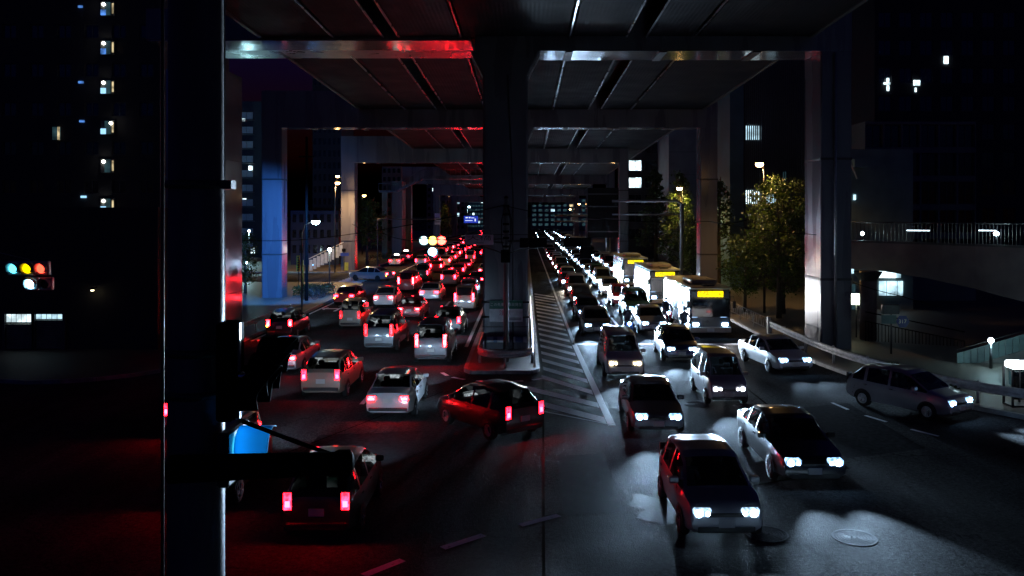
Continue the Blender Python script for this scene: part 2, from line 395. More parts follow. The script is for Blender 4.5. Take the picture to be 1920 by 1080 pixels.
# wet patch
pp = []
cx, cy_ = gp(1240, 952)
for i in range(26):
    t = 2*math.pi*i/26; r = 1+.28*math.sin(3*t+1)+.16*math.sin(7*t)+random.uniform(-.08,.08)
    pp.append((cx+.75*r*math.cos(t), cy_+.85*r*math.sin(t)))
_pm = mat('puddle water', (.03,.032,.036), .45, var=.3, bump=.3, bscale=9, rvar=.08); rough_surface(_pm, .007)
w = MB().sheet(pp, .003).build('puddle', mat('puddle water', (.03,.032,.036), .3, var=.3, bump=.5, bscale=9, rvar=.08), None, local=True); w['kind'] = 'structure'

# repaired strips and seams in the asphalt
M_PATCH = mat('newer asphalt', (.034,.034,.037), .52, var=.4, scale=6, bump=.5, bscale=60, spec=.07); rough_surface(M_PATCH, .005); M_SEAM = mat('bitumen seam', (.008,.008,.008), .35, var=.3); rough_surface(M_SEAM, .004)
for pts in ([(.3,15),(.36,15),(.8,36.4),(.74,36.4)], [(3.0,20.2),(3.05,20.15),(8.8,23.0),(8.8,23.1)], [(8.8,23.0),(8.9,23.0),(8.9,44),(8.82,44)], [(-9,20),(-8.95,20),(-3.2,33),(-3.26,33)]):
    MB().sheet(pts, .0022).build('seam', M_SEAM, road, local=True)
for pts in ([(9.2,24),(11.9,25),(11.9,31),(9.2,30)], [(-6.5,22.5),(-3.4,23),(-3.4,27),(-6.5,26.5)], [(5.2,38.5),(6.6,38.5),(6.6,44),(5.2,44)], [(-12,34),(-10.2,34),(-10.2,46),(-12,46)], [(.9,19.5),(2.3,19.7),(2.3,24.5),(.9,24.2)]):
    MB().sheet(pts, .0014).build('road_patch', M_PATCH, road, local=True)

# ---------------------------------------------------------------- manhole covers
def manhole(X, Y, label):
    r0 = empty('manhole_cover', (X, Y, 0), label, 'manhole cover', 'manhole covers in the junction')
    MB().lathe([(.47,.001),(.47,.010),(.42,.010),(.42,.005)], (0,0,0), n=40, close=False).build('frame_ring', M_IRON, r0, local=True)
    MB().lathe([(.42,.004),(.0005,.0045)], (0,0,0), n=40, close=False).build('cover', M_IRON, r0, local=True)
    for k, r in enumerate((.09,.15,.21,.27,.33,.39)):
        MB().lathe([(r-.014,.004),(r-.012,.010),(r+.012,.010),(r+.014,.004)], (0,0,0), n=36, close=False).build('rib', M_IRON, r0, local=True)
    m = MB()
    for a in range(4):
        t = R(a*45+12); m.bar((-.08*math.cos(t),-.08*math.sin(t),.008),(.08*math.cos(t),.08*math.sin(t),.008),.02,.01)
    m.build('lifting_key', M_IRON, r0, local=True)
for p, l in (((1307,758),'round iron manhole cover, smaller looking, further left of the far two'), ((1400,762),'round iron manhole cover further right of the far two'),
             ((1437,1001),'round ringed manhole cover close to camera in the white car lane'), ((1602,1008),'dim round ringed manhole cover close to camera, right of its twin')):
    manhole(*gp(*p), l)

# ---------------------------------------------------------------- elevated expressway
def zb(Y): return {42.4: 15.2, 68.1: 13.95, 101: 13.1}.get(Y, 7 + 8.2 - .0197*Y)
def zd(Y): return 18.3 - .0197*Y
ex = empty('elevated_expressway', (-1, 40, 16), 'dark elevated expressway deck carried over the whole road', 'expressway')
def sloped(x0, x1, y0, y1, d0, d1, mb=None):
    mb = mb or MB()
    mb.add([(x0,y0,zd(y0)+d0),(x1,y0,zd(y0)+d0),(x1,y1,zd(y1)+d0),(x0,y1,zd(y1)+d0),(x0,y0,zd(y0)+d1),(x1,y0,zd(y0)+d1),(x1,y1,zd(y1)+d1),(x0,y1,zd(y1)+d1)],
           [(0,3,2,1),(4,5,6,7),(0,1,5,4),(1,2,6,5),(2,3,7,6),(3,0,4,7)])
    return mb
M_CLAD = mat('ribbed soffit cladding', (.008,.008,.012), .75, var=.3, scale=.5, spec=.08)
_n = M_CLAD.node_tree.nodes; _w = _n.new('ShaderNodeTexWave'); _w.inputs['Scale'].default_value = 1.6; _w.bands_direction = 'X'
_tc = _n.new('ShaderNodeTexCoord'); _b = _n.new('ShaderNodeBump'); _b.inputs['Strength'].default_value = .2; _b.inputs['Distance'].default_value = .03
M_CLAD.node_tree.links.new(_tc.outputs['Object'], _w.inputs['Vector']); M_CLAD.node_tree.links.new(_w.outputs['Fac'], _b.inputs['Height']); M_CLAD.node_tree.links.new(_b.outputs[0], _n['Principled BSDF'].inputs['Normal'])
SPANS = [-20, 42.9, 69, 102, 150, 200, 250, 330]
CLAD = [(-13.5,-9.9),(-9.6,-7.2),(-6.4,-3.4),(-3.1,2.1),(2.4,5.1),(6.1,8.4),(8.7,14.5)]
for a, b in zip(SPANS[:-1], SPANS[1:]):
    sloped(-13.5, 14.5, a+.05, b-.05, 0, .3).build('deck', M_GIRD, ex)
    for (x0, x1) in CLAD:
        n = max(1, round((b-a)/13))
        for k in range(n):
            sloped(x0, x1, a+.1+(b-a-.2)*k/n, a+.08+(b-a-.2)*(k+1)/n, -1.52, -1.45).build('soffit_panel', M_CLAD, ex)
    for x in (-9.75, -7.2, -6.4, -3.25, 2.25, 5.1, 6.1, 8.55):
        sloped(x-.045, x+.045, a+.1, b-.1, -1.58, -1.523).build('flange_edge', M_STEEL, ex)
    for X in (-13.5, 14.3): sloped(X, X+.2, a, b, -1.6, 1.1).build('parapet', M_GIRD, ex)

# ---------------------------------------------------------------- portal frames
def chamf(x0, x1, y0, y1, c): return [(x0+c,y0),(x1-c,y0),(x1,y0+c),(x1,y1-c),(x1-c,y1),(x0+c,y1),(x0,y1-c),(x0,y0+c)]
def portal(Y, D, left, right, centre, label, bands=True):
    z = zb(Y); zt = zd(Y) - .02
    f = empty('portal_frame', (-1, Y, 0), label, 'bridge pier', 'portal piers under the expressway')
    x0 = left[0] if left else centre[0]-.4; x1 = right[1] if right else centre[1]+.4
    b = MB().prism(chamf(x0, x1, Y, Y+D, .05), z+.02, zt); b.build('cross_beam', M_STEEL, f)
    MB().box(x0+.03, x1-.03, Y+.03, Y+D-.03, z, z+.018).build('soffit_plate', M_SOFFIT, f)
    n = int((x1-x0)/4)
    for i in range(1, n):
        X = x0 + (x1-x0)*i/n
        MB().box(X-.05, X+.05, Y-.05, Y-.002, z+.02, zt).build('stiffener', M_STEEL, f)
        MB().box(X-.2, X+.2, Y+.1, Y+D-.1, z-.06, z-.002).build('splice_plate', M_GIRD, f)
    for side, lg in (('l', left), ('r', right)):
        if not lg: continue
        L = MB().prism(chamf(lg[0], lg[1], Y+.05, Y+D-.05, .06), -.1, z-.003).build('leg', M_STEEL, f)
        if bands:
            for zz in (3.6, 9.7):
                MB().prism(chamf(lg[0]-.03, lg[1]+.03, Y+.02, Y+D-.02, .06), zz, zz+.12).build('joint_band', M_GIRD, L)
    if centre:
        c0, c1 = centre
        L = MB().prism(chamf(c0, c1, Y, Y+D-.1, .1), -.1, z-1.25).build('centre_pillar', M_STEEL, f)
        q = MB(); w = .62
        a = chamf(c0, c1, Y+.001, Y+D-.101, .1); t = chamf(c0-w, c1+w, Y+.001, Y+D-.101, .1); nn = len(a)
        q.add([(x,y,z-1.25) for x,y in a]+[(x,y,z-.005) for x,y in t], [(i,(i+1)%nn,nn+(i+1)%nn,nn+i) for i in range(nn)])
        q.build('flared_head', M_STEEL, f)
        for zz in (1.25, 5.9):
            MB().prism(chamf(c0-.015, c1+.015, Y-.015, Y+D-.085, .1), zz, zz+.05).build('joint_band', M_GIRD, L)
    return f
P1 = portal(42.4, 2.6, None, (14.94, 16.5), (-2.15, .13), 'portal pier with the wide pillar in the median nose')
P2 = portal(68.1, 1.7, (-21.4, -19.76), (14.2, 15.6), (-2.15, .13), 'second portal pier with the blue lit leg')
P3 = portal(101, 1.7, (-22.2, -20.5), (11.3, 12.4), (-2.15, .13), 'third portal pier with the warm lit leg')
portal(150, 1.8, (-22, -20.4), (14.5, 16), (-2.15, .13), 'fourth portal pier beyond the warm lit leg', False)
portal(200, 1.8, (-22, -20.4), (14.5, 16), (-2.15, .13), 'fifth portal pier far down the road', False)
portal(250, 1.8, (-22, -20.4), (14.5, 16), (-2.15, .13), 'farthest portal pier down the road', False)
# separate left leg of the first portal stands a little further on
zq = 15.2
Lg = MB().prism(chamf(-19.2, -16.1, 44.8, 47.8, .06), -.1, zq-.5).build('leg', M_SOFFIT, P1)
for zz in (2.6, 5.1, 7.5, 9.9): MB().prism(chamf(-19.23, -16.07, 44.77, 47.83, .06), zz, zz+.03).build('joint_band', M_GIRD, Lg)
MB().box(-19.2, -2.8, 42.5, 47.7, zq+.6, zd(42.4)-.1).build('cross_beam', M_STEEL, P1)
MB().box(-19.1, -2.8, 42.6, 45.1, zq+.55, zq+.598).build('soffit_plate', M_SOFFIT, P1)
# drain pipes clipped to the right leg and the pillar
MB().tube((15.62,42.3,0),(15.62,42.3,15.1),.07).build('drain_pipe', M_GALV, P1, True)
MB().path([(-.62,42.33,.1),(-.62,42.33,8),(-.9,42.33,14)],.035).build('drain_pipe', M_GIRD, P1, True)
# reflective blocks at the pillar's foot
for x0, x1, m in ((-1.95,-1.6,'w'),(-1.6,-1.42,'b'),(-1.42,-.78,'w'),(-.62,-.5,'w'),(-.5,-.12,'b'),(-.12,.1,'w')):
    MB().box(x0, x1-.01, 42.3, 42.385, .5, .78).build('reflector', mat('reflective white', (.7,.72,.78), .35) if m == 'w' else mat('reflective blue', (.12,.2,.4), .35), P1)

# ---------------------------------------------------------------- warning board strapped to the pillar
sb = empty('warning_board', px(949, 604, 42.2), 'green and white accident warning board strapped to the median pillar', 'sign')
p0, p1 = px(918, 563, 42.25), px(980, 603, 42.25)
MB().box(p0.x, p1.x, 42.2, 42.25, p1.z, px(0,579,42.25).z-.005).build('white_panel', mat('sign white', (.8,.8,.84), .4), sb)
MB().box(p0.x, p1.x, 42.2, 42.25, px(0,579,42.25).z, p0.z).build('green_panel', mat('sign green', (.01,.14,.09), .4), sb)
for y in (567, 595):
    zz = px(0, y, 42.2).z; MB().box(-2.2, .18, 42.26, 42.38, zz-.04, zz+.04).build('strap', M_BLACK, sb)
M_INK = mat('sign ink', (.03,.03,.05), .5); M_REDINK = mat('sign red', (.45,.02,.03), .5); M_SWHITE = mat('sign lettering white', (.62,.66,.66), .5)
lettering('この先重大事故発生', .178, ((p0.x+p1.x)/2, 42.195, px(0,571.5,42.2).z), M_SWHITE, sb)
lettering('注意', .3, ((p0.x+p1.x)/2-.06, 42.195, px(0,587,42.2).z), M_REDINK, sb)
MB().box(p0.x+.98, p1.x-.06, 42.19, 42.198, px(0,596.5,42.2).z-.02, px(0,596.5,42.2).z+.02).build('small_print', M_INK, sb)
MB().box(p0.x+.98, p1.x-.06, 42.19, 42.198, px(0,599.5,42.2).z-.02, px(0,599.5,42.2).z+.02).build('small_print', M_INK, sb)

# ---------------------------------------------------------------- guard rails
def wbeam(name, pts, parent, z=.62, h=.3, m=None, off=0.):
    prof = [(.0,-.5),(.05,-.36),(.05,-.2),(0,-.06),(0,.06),(.05,.2),(.05,.36),(0,.5)]
    mb = MB(); P = [Vector((x,y,0)) for x,y in pts]; k = len(P)
    for i, p in enumerate(P):
        d = (P[min(i+1,k-1)]-P[max(i-1,0)]).normalized(); n = Vector((d.y,-d.x,0))
        for (a, b) in prof: mb.v.append(tuple(p + n*(a+off) + Vector((0,0,z+b*h))))
        for (a, b) in prof[::-1]: mb.v.append(tuple(p + n*(a+off-.012) + Vector((0,0,z+b*h))))
    n2 = 16
    for i in range(k-1):
        for j in range(n2):
            mb.f.append((i*n2+j, i*n2+(j+1)%n2, (i+1)*n2+(j+1)%n2, (i+1)*n2+j)); mb.m.append(0)
    mb.f += [tuple(range(16)), tuple(range((k-1)*16, k*16))]; mb.m += [0, 0]
    return mb.build(name, m or M_RAIL, parent)
gr = empty('guard_rail', (-1, 36.4, .14), 'horseshoe guard rail round the foot of the median pillar', 'guard rail')
nose = [(.33,62),(.33,50),(.33,38.3)] + arc(-.9,38.3,1.23,0,-180,14) + [(-2.13,50),(-2.13,62)]
wbeam('rail', nose[::-1], gr, .78, .34, M_GALV)
for i, (x, y) in enumerate([(.3,38.6),(-.9,37.15),(-2.1,38.6),(.3,42),(-2.1,42),(.3,46),(-2.1,46),(.3,50),(-2.1,50)]):
    MB().tube((x,y,.1),(x,y,.96),.055,n=10).build('post', M_GALV, gr, True)
gl = empty('guard_rail', (-15.75, 44, .14), 'white guard rail on the kerb beside the taxis side lanes, near the red lit leg', 'guard rail')
wbeam('rail', [(-15.75,y) for y in (38,42,46,50,54)], gl, .75, .3)
for y in (38.5,41.2,43.9,46.6,49.3,52): MB().box(-15.86,-15.78,y-.06,y+.06,.1,.92).build('post', M_RAIL, gl)
# right kerb: W beam near the junction, hooped pipe fence further back
gk = empty('guard_rail', (13.9, 40, .14), 'white guard rail curving round the corner kerb under the big right pier', 'guard rail')
pts = [(13.85,47.5),(13.85,44),(13.95,39.4),(14.45,35.6),(15.5,31.9),(17.4,29.0),(20.6,26.5)]
sm = []
for i in range(len(pts)-1):
    for t in (0,.25,.5,.75):
        p = [pts[max(i-1,0)], pts[i], pts[i+1], pts[min(i+2,len(pts)-1)]]
        sm.append(tuple(.5*((2*p[1][k])+(-p[0][k]+p[2][k])*t+(2*p[0][k]-5*p[1][k]+4*p[2][k]-p[3][k])*t*t+(-p[0][k]+3*p[1][k]-3*p[2][k]+p[3][k])*t**3) for k in (0,1)))
sm.append(pts[-1])
wbeam('rail', sm, gk, .74, .34)
for x, y in sm[::3]: MB().tube((x+.06,y+.02,.1),(x+.06,y+.02,.95),.06).build('post', M_RAIL, gk, True)
hf = empty('hooped_fence', (13.85, 60, .14), 'pipe fence with hoops along the bus kerb', 'fence')
MB().path([(13.85,48,1.02),(13.85,95,1.02)],.03).build('top_rail', M_RAIL, hf, True)
MB().path([(13.85,48,.42),(13.85,95,.42)],.025).build('bottom_rail', M_RAIL, hf, True)
MB().box(13.78,13.92,47.7,47.95,.1,1.1).build('end_post', M_RAIL, hf)
y = 48.2
while y < 94:
    MB().path([(13.85,y+.75*t,.42+.55*math.sin(math.pi*t)) for t in [i/8 for i in range(9)]],.014,6).build('hoop', M_RAIL, hf, True)
    y += 1.0
for k in range(16): MB().tube((13.85,48+k*3,.1),(13.85,48+k*3,1.0),.03).build('post', M_RAIL, hf, True)

# ---------------------------------------------------------------- signals
E_SG = emit('signal green lit', (.1,.75,1.), 3.5); E_SY = emit('signal yellow lit', (1.,.62,.0), 3.); E_SR = emit('signal red lit', (1.,.06,.03), 4.5)
E_SB = emit('signal arrow lit', (.25,.72,1.), 30)
E_SG2 = emit('far signal green lit', (.5,.9,1.), 5); E_SY2 = emit('far signal yellow lit', (1.,.72,.1), 6); E_SR2 = emit('far signal red lit', (1.,.03,.02), 26)
M_LENS = mat('unlit signal lens', (.03,.02,.02), .2)
def lamp_unit(parent, x, y, z, face, r, lens, hood=.2, d=.12, ax='y', hm=None):
    """one lamp: lens and cylindrical visor, facing -y (face=-1), +y or, with ax x, +x"""
    if ax == 'y': L = MB().lathe([(r,0),(r*.8,face*.03),(.001,face*.045)], (x,y,z), 'y', 18, close=False).build('lens', lens, parent, True)
    else: L = MB().lathe([(r,0),(r*.8,face*.03),(.001,face*.045)], (x,y,z), 'x', 18, close=False).build('lens', lens, parent, True)
    mb = MB(); n = 18; q = []
    for i in range(n+1):
        t = R(-40 + 260*i/n); c, s_ = math.cos(t), math.sin(t)
        dep = hood*(.55+.45*max(0, s_))
        for rr in (r*1.05, r*1.12):
            for dd in (0, dep):
                q.append((x+rr*c, y+face*dd, z+rr*s_) if ax == 'y' else (x+face*dd, y+rr*c, z+rr*s_))
    fs = []
    for i in range(n):
        a, b = i*4, (i+1)*4
        fs += [(a,a+1,b+1,b),(a+2,b+2,b+3,a+3),(a+1,a+3,b+3,b+1)]
    mb.add(q, fs); mb.build('visor', hm or M_SIGNAL, parent, True)
def signal3(parent, c, sp, r, lenses, face=-1, mirror=1, body=None):
    """horizontal three lamp head centred at c"""
    x, y, z = c
    for k in range(3):
        xx = x+mirror*(k-1)*sp
        MB().rbox(xx-sp*.49, xx+sp*.49, y-.002 if face < 0 else y-.16, y+.16 if face < 0 else y+.002, z-sp*.52, z+sp*.52, .03).build('lamp_housing', body or M_SIGNAL, parent)
        lamp_unit(parent, xx, y+face*.005, z, face, r, lenses[k], hood=.24)
# left signal
sl = empty('traffic_signal', px(52,503,25.4), 'traffic signal with blue, yellow, red lamps and lit blue arrow', 'traffic signal')
c = px(52, 503, 25.4); signal3(sl, c, .42, .155, (E_SG, E_SY, E_SR))
for k, le in ((0, E_SB), (1, M_LENS)):
    cc = px(58+27*k, 532, 25.4)
    MB().rbox(cc.x-.2, cc.x+.2, cc.y, cc.y+.16, cc.z-.2, cc.z+.2, .03).build('lamp_housing', M_SIGNAL, sl)
    lamp_unit(sl, cc.x, cc.y-.005, cc.z, -1, .15, le, .22)
MB().path([px(-140,560,25.7)-Vector((0,0,4.2)), px(-140,490,25.7), px(-130,483,25.7), px(20,495,25.7), px(90,497,25.7)],.05).build('support_arm', M_POLE, sl, True)
MB().path([px(-120,440,25.7), px(0,474,25.7), px(56,487,25.7)], .012, 6).build('stay_wire', M_GALV, sl, True)
# median pole with street-name board, cables, back-to-back signals
YP = 38.9
mp_ = empty('signal_pole', px(949, 683, YP), 'dark signal pole with cables standing before the median pillar', 'pole')
b0 = px(949, 683, YP); t0 = px(949, 372, YP)
MB().path([(b0.x,YP,.1),(b0.x,YP,4.2),(b0.x,YP,t0.z)], [.135,.115,.09], 14).build('shaft', M_POLE, mp_, True)
MB().lathe([(.1,0),(.11,.05),(.05,.12)], (t0.x,YP,t0.z), n=12).build('cap', M_BLACK, mp_, True)
for y in (386,402,420,434,446,462,478):
    zz = px(0,y,YP).z; MB().lathe([(.13,-.05),(.15,-.05),(.15,.05),(.13,.05)], (b0.x,YP,zz), n=14).build('band', M_BLACK, mp_, True)
MB().rbox(b0.x-.24, b0.x+.2, YP-.2, YP-.08, px(0,492,YP).z, px(0,468,YP).z, .03).build('control_box', M_BLACK, mp_)
for off in (-.2,.2,.26):
    MB().path([(b0.x+off*.4,YP-.1,t0.z-.4),(b0.x+off,YP-.12,t0.z-1.0),(b0.x+off*1.1,YP-.12,t0.z-1.9),(b0.x+off*.5,YP-.1,t0.z-2.5)], .018, 6).build('cable', M_BLACK, mp_, True)
MB().path([px(925,449,YP), px(949,447,YP)], .04).build('board_arm', M_DARK, mp_, True)
MB().path([px(905,462,YP), px(925,468,YP), px(949,478,YP)], .035).build('board_brace', M_DARK, mp_, True)
MB().path([px(949,452,YP), px(1000,452,YP), px(1110,455,YP)], .05).build('signal_arm', M_DARK, mp_, True)
MB().path([px(955,474,YP), px(975,468,YP), px(1020,462,YP)], .035).build('signal_brace', M_DARK, mp_, True)
MB().path([px(949,455,YP+.1), px(880,452,YP+.1), px(786,447,YP+.1)], .045).build('signal_arm', M_DARK, mp_, True)
nb = empty('street_name_board', px(898,459,YP-.1), 'pale junction name board on the median signal pole', 'sign')
a, b = px(872,440,YP-.1), px(925,459,YP-.1)
MB().rbox(a.x, b.x, YP-.14, YP-.06, b.z, a.z, .015).build('panel', mat('name board white', (.8,.78,.84), .35), nb)
lettering('大橋', .26, ((a.x+b.x)/2, YP-.146, a.z-.16), M_INK, nb, sx=2.2)
lettering('Ohashi', .13, ((a.x+b.x)/2, YP-.146, b.z+.1), M_INK, nb, sx=1.15)
sf = empty('traffic_signal', px(811,450,39), 'glowing three lamp traffic signal with blazing blue arrow over the red lanes', 'traffic signal')
c = px(811.5, 451, 39); signal3(sf, c, .41, .2, (E_SG2, E_SY2, E_SR2))
cc = px(811, 472, 39); MB().rbox(cc.x-.2, cc.x+.2, cc.y, cc.y+.16, cc.z-.2, cc.z+.2, .03).build('lamp_housing', M_SIGNAL, sf); lamp_unit(sf, cc.x, cc.y-.005, cc.z, -1, .19, E_SB, .22)
cc = px(828, 472, 39); MB().rbox(cc.x-.2, cc.x+.2, cc.y, cc.y+.16, cc.z-.2, cc.z+.2, .03).build('lamp_housing', M_SIGNAL, sf); lamp_unit(sf, cc.x, cc.y-.005, cc.z, -1, .15, M_LENS, .22)
sr = empty('traffic_signal', px(1010,455,YP), 'black traffic signal seen from behind, next to the median pole', 'traffic signal')
signal3(sr, px(1000,455,YP-.1), .42, .16, (M_LENS,)*3, 1, 1, M_BLACK)
sr2 = empty('traffic_signal', px(1085,455,YP), 'black traffic signal seen from behind at the arm end', 'traffic signal')
signal3(sr2, px(1082,454,YP-.1), .42, .16, (M_LENS,)*3, 1, 1, M_BLACK)
q = px(1099,472,YP); MB().rbox(q.x-.28, q.x+.28, YP-.1, YP+.1, q.z-.3, q.z+.3, .03).build('hanging_box', M_BLACK, sr2)

# ---------------------------------------------------------------- near signal pole by the footbridge
X0 = px(368,0,4.8).x
fp = empty('signal_pole', (X0, 4.8, 0), 'thick dark pole close to camera with bands', 'pole')
MB().path([(X0,4.8,-.1),(X0,4.8,5),(X0,4.8,10.5)], [.175,.155,.145], 32).build('shaft', M_POLE, fp, True)
for y in (345, 665, 745, 880):
    zz = px(0,y,4.65).z; MB().lathe([(.155,-.022),(.167,-.022),(.167,.022),(.155,.022)], (X0,4.8,zz), n=32).build('band', M_DARK, fp, True)
    MB().box(X0+.15, X0+.22, 4.74, 4.82, zz-.025, zz+.025).build('clamp', M_DARK, fp)
for i, (x, r) in enumerate(((305,.01),(419,.012))):
    p = px(x, 0, 4.85); MB().path([(p.x,4.85,2),(p.x,4.85,10)], r, 8).build('cable', M_DARK, fp, True)
a = px(320, 880, 4.5); b = px(662, 868, 4.5)
MB().path([(a.x,4.5,a.z),(b.x-.05,4.5,b.z)], [.075,.06], 20).build('arm', M_BLACK, fp, True)
MB().lathe([(.06,0),(.07,.02),(.07,.08),(.04,.1)], (b.x-.1,4.5,b.z), 'x', 20).build('arm_cap', M_BLACK, fp, True)
MB().path([px(455,790,4.6), px(560,830,4.6), px(640,858,4.6)], .012, 8).build('stay_rod', M_BLACK, fp, True)
# signal head seen edge on
sn = empty('traffic_signal', px(440,780,4.7), 'near traffic signal seen edge on, its lower hood glowing blue', 'traffic signal')
a, b = px(422,600,4.7), px(452,780,4.7)
MB().rbox(a.x, b.x, 4.55, 4.72, b.z, a.z, .012).build('lamp_housing', M_BLACK, sn)
MB().rbox(b.x+.002, b.x+.014, 4.56, 4.71, b.z+.01, a.z-.005, .004).build('face_plate', M_BLACK, sn)
MB().box(b.x+.015, b.x+.026, 4.6, 4.625, b.z+.01, a.z-.005).build('highlight_strip', M_GALV, sn)  # bright metal strip put in as the thin highlight down the plate
q = px(457,705,4.6); MB().lathe([(.02,0),(.028,.01),(.028,.03),(.012,.05)], (b.x+.014,4.6,q.z), 'x', 12).build('latch', M_CHROME, sn, True)
for k, (y, dy) in enumerate(((670,5.02),(700,4.86),(725,4.68))):
    q = px(0,y,dy); lamp_unit(sn, b.x+.02, dy, q.z-.02, 1, .125, M_LENS, .21, ax='x', hm=M_BLACK)
q0 = px(424,800,4.75); q1 = px(446,900,4.75)
MB().rbox(q0.x, q1.x, 4.6, 4.95, q1.z, q0.z, .012).build('lamp_housing', M_DARK, sn)
E_NEAR = emit('near arrow lamp lit', (.04,.6,1.), 16)
zc = px(0,838,4.75).z
MB().lathe([(.085,0),(.06,.02),(.001,.03)], (q1.x+.002,4.78,zc), 'x', 16, close=False).build('lens', E_NEAR, sn, True)
mb = MB(); n = 20; qs = []; fs = []
for i in range(n+1):                                            # open underneath and on the camera's side low down
    t = R(60+250*i/n); cc_, ss = math.cos(t), math.sin(t)
    for rr in (.108,.112):
        for dd in (0,.19-.03*max(0,-ss)): qs.append((q1.x+.004+dd, 4.78+rr*cc_, zc+rr*ss))
for i in range(n):
    a_, b_ = i*4, (i+1)*4; fs += [(a_,a_+1,b_+1,b_),(a_+2,b_+2,b_+3,a_+3),(a_+1,a_+3,b_+3,b_+1)]
M_HOOD = bpy.data.materials.new('hood tinted with lamp glow'); M_HOOD.use_nodes = True
_p = M_HOOD.node_tree.nodes['Principled BSDF']; _p.inputs['Base Color'].default_value = (.12,.5,.75,1); _p.inputs['Roughness'].default_value = .4  # blue of the lamp's glow is put into the hood colour
_t = M_HOOD.node_tree.nodes.new('ShaderNodeBsdfTranslucent'); _t.inputs[0].default_value = (.1,.6,.95,1)
_m = M_HOOD.node_tree.nodes.new('ShaderNodeMixShader'); _m.inputs[0].default_value = .55
_l = M_HOOD.node_tree.links; _l.new(_p.outputs[0], _m.inputs[1]); _l.new(_t.outputs[0], _m.inputs[2]); _l.new(_m.outputs[0], M_HOOD.node_tree.nodes['Material Output'].inputs[0])
mb.add(qs, fs).build('visor', M_HOOD, sn, True)
# ================================================================ street lamps
def light(kind, name, parent, loc, energy, color, r=.15, rot=None, size=None, blend=.4):
    d = bpy.data.lights.new(name, kind); d.energy = energy; d.color = color; d.shadow_soft_size = r
    if kind == 'SPOT': d.spot_size = R(size); d.spot_blend = blend
    o = bpy.data.objects.new(name, d); col.objects.link(o); o.parent = parent
    o.location = Vector(loc) - ORG.get(parent.name, Vector((0,0,0)))
    if rot: o.rotation_euler = rot
    return o
def street_lamp(head, base, label, mats, power, color, group='street lamps along the road', double=False, r=.07, aim=None, cone=158):
    h = Vector(head); b = Vector(base)
    o = empty('street_lamp', b, label, 'street lamp', group)
    MB().path([b, (b.x,b.y,h.z-.9), (b.x*.8+h.x*.2,b.y,h.z-.3), (h.x,h.y,h.z+.08)], [r*1.3,r,r*.7,r*.6], 10).build('post', M_DARK, o, True)
    hd = MB().lathe([(.05,.18),(.22,.13),(.3,.02),(.29,0)], h, n=14).build('lamp_head', M_DARK, o, True)
    MB().lathe([(.27,0),(.27,-.12),(.17,-.24),(.001,-.27)], h, n=14, close=False).build('bulb', mats, hd, True)
    aim = aim or (0,0,0); light('SPOT', 'lamp_light', o, h+Vector((0,0,-.33)), power, color, .12, aim, cone, .5)
    if double:
        h2 = h+Vector((0,0,.75))
        hd = MB().lathe([(.05,.18),(.2,.13),(.26,.02),(.24,0)], h2, n=14).build('lamp_head', M_DARK, o, True)
        MB().lathe([(.22,0),(.2,-.1),(.12,-.17),(.001,-.19)], h2, n=14, close=False).build('bulb', mats, hd, True)
        MB().tube((b.x,b.y,h.z-.3),(h2.x,h2.y,h2.z+.1),r*.6).build('arm', M_DARK, o, True)
    return o
SOD = (1,.58,.22); MERC = (.5,.78,1.); BLU = (.1,.38,1.)
street_lamp(px(633,342,97), (px(628,0,97).x,97,.14), 'double headed orange street lamp beside the warm lit pier leg', E_SOD, 5500, SOD, double=True, cone=168)
street_lamp(px(1424,306,58), (px(1433,0,58).x,58,.14), 'tall orange street lamp beside the leafy trees opposite', E_SOD, 1900, SOD)
street_lamp(px(1274,352,83), (px(1281,0,83).x,83,.14), 'orange street lamp hidden in the yellow lit tree crown', E_SOD, 1600, (1,.72,.2), cone=170)
street_lamp(px(1150,366,150), (px(1158,0,150).x,150,.14), 'small orange street lamp far along the bus lane', E_SOD, 700, SOD)
street_lamp(px(683,366,140), (px(679,0,140).x,140,.14), 'small orange street lamp above the tree by the taxis', E_SOD, 700, SOD)
street_lamp(px(845,363,210), (px(841,0,210).x,210,.14), 'small orange street lamp far off above the little conifer', E_SOD, 700, SOD)
street_lamp(px(1086,382,210), (px(1091,0,210).x,210,.14), 'orange street lamp far off beside the headlights', E_SOD, 700, SOD)
street_lamp(px(1069,392,250), (px(1074,0,250).x,250,.14), 'orange street lamp farthest off above the headlights', E_SOD, 500, SOD)
street_lamp(px(880,387,190), (px(876,0,190).x,190,.14), 'white street lamp far off above the blue road sign', E_MERC, 1500, MERC)
street_lamp(px(592,414,58), (px(566,0,58).x,58,.14), 'blue white street lamp on an arm over the bicycles', E_MERC, 17000, (.06,.3,1.), r=.05, aim=(R(78),0,R(30)), cone=72)
# globe lamps
def globe(p, base, label, m=E_GRN, power=120, color=(.7,1,.85), r=.16):
    p = Vector(p); b = Vector(base); o = empty('globe_lamp', b, label, 'lamp', 'globe lamps')
    MB().path([b, (b.x,b.y,p.z-r*1.1)], [.07,.05], 10).build('post', M_DARK, o, True)
    MB().lathe([(.03,-r*1.15),(r*.7,-r*.8),(r,-r*.2),(r*.9,r*.4),(r*.4,r*.9),(.01,r)], p, n=14).build('globe', m, o, True)
    light('POINT','lamp_light',o,p+Vector((0,-r-.05,0)),power,color,.05)
    return o
globe(px(618,468,79), (px(618,0,79).x,79,.14), 'green white globe lamp on a thick dark post by the bicycles')
globe(px(467,433,118), (px(467,0,118).x,118,.14), 'white globe lamp, upper of two, before the balcony block', E_MERC, 900, (.45,.9,1.))
globe(px(461,492,95), (px(461,0,95).x,95,.14), 'white globe lamp, lower of two, before the balcony block', E_MERC, 900, (.45,.9,1.))
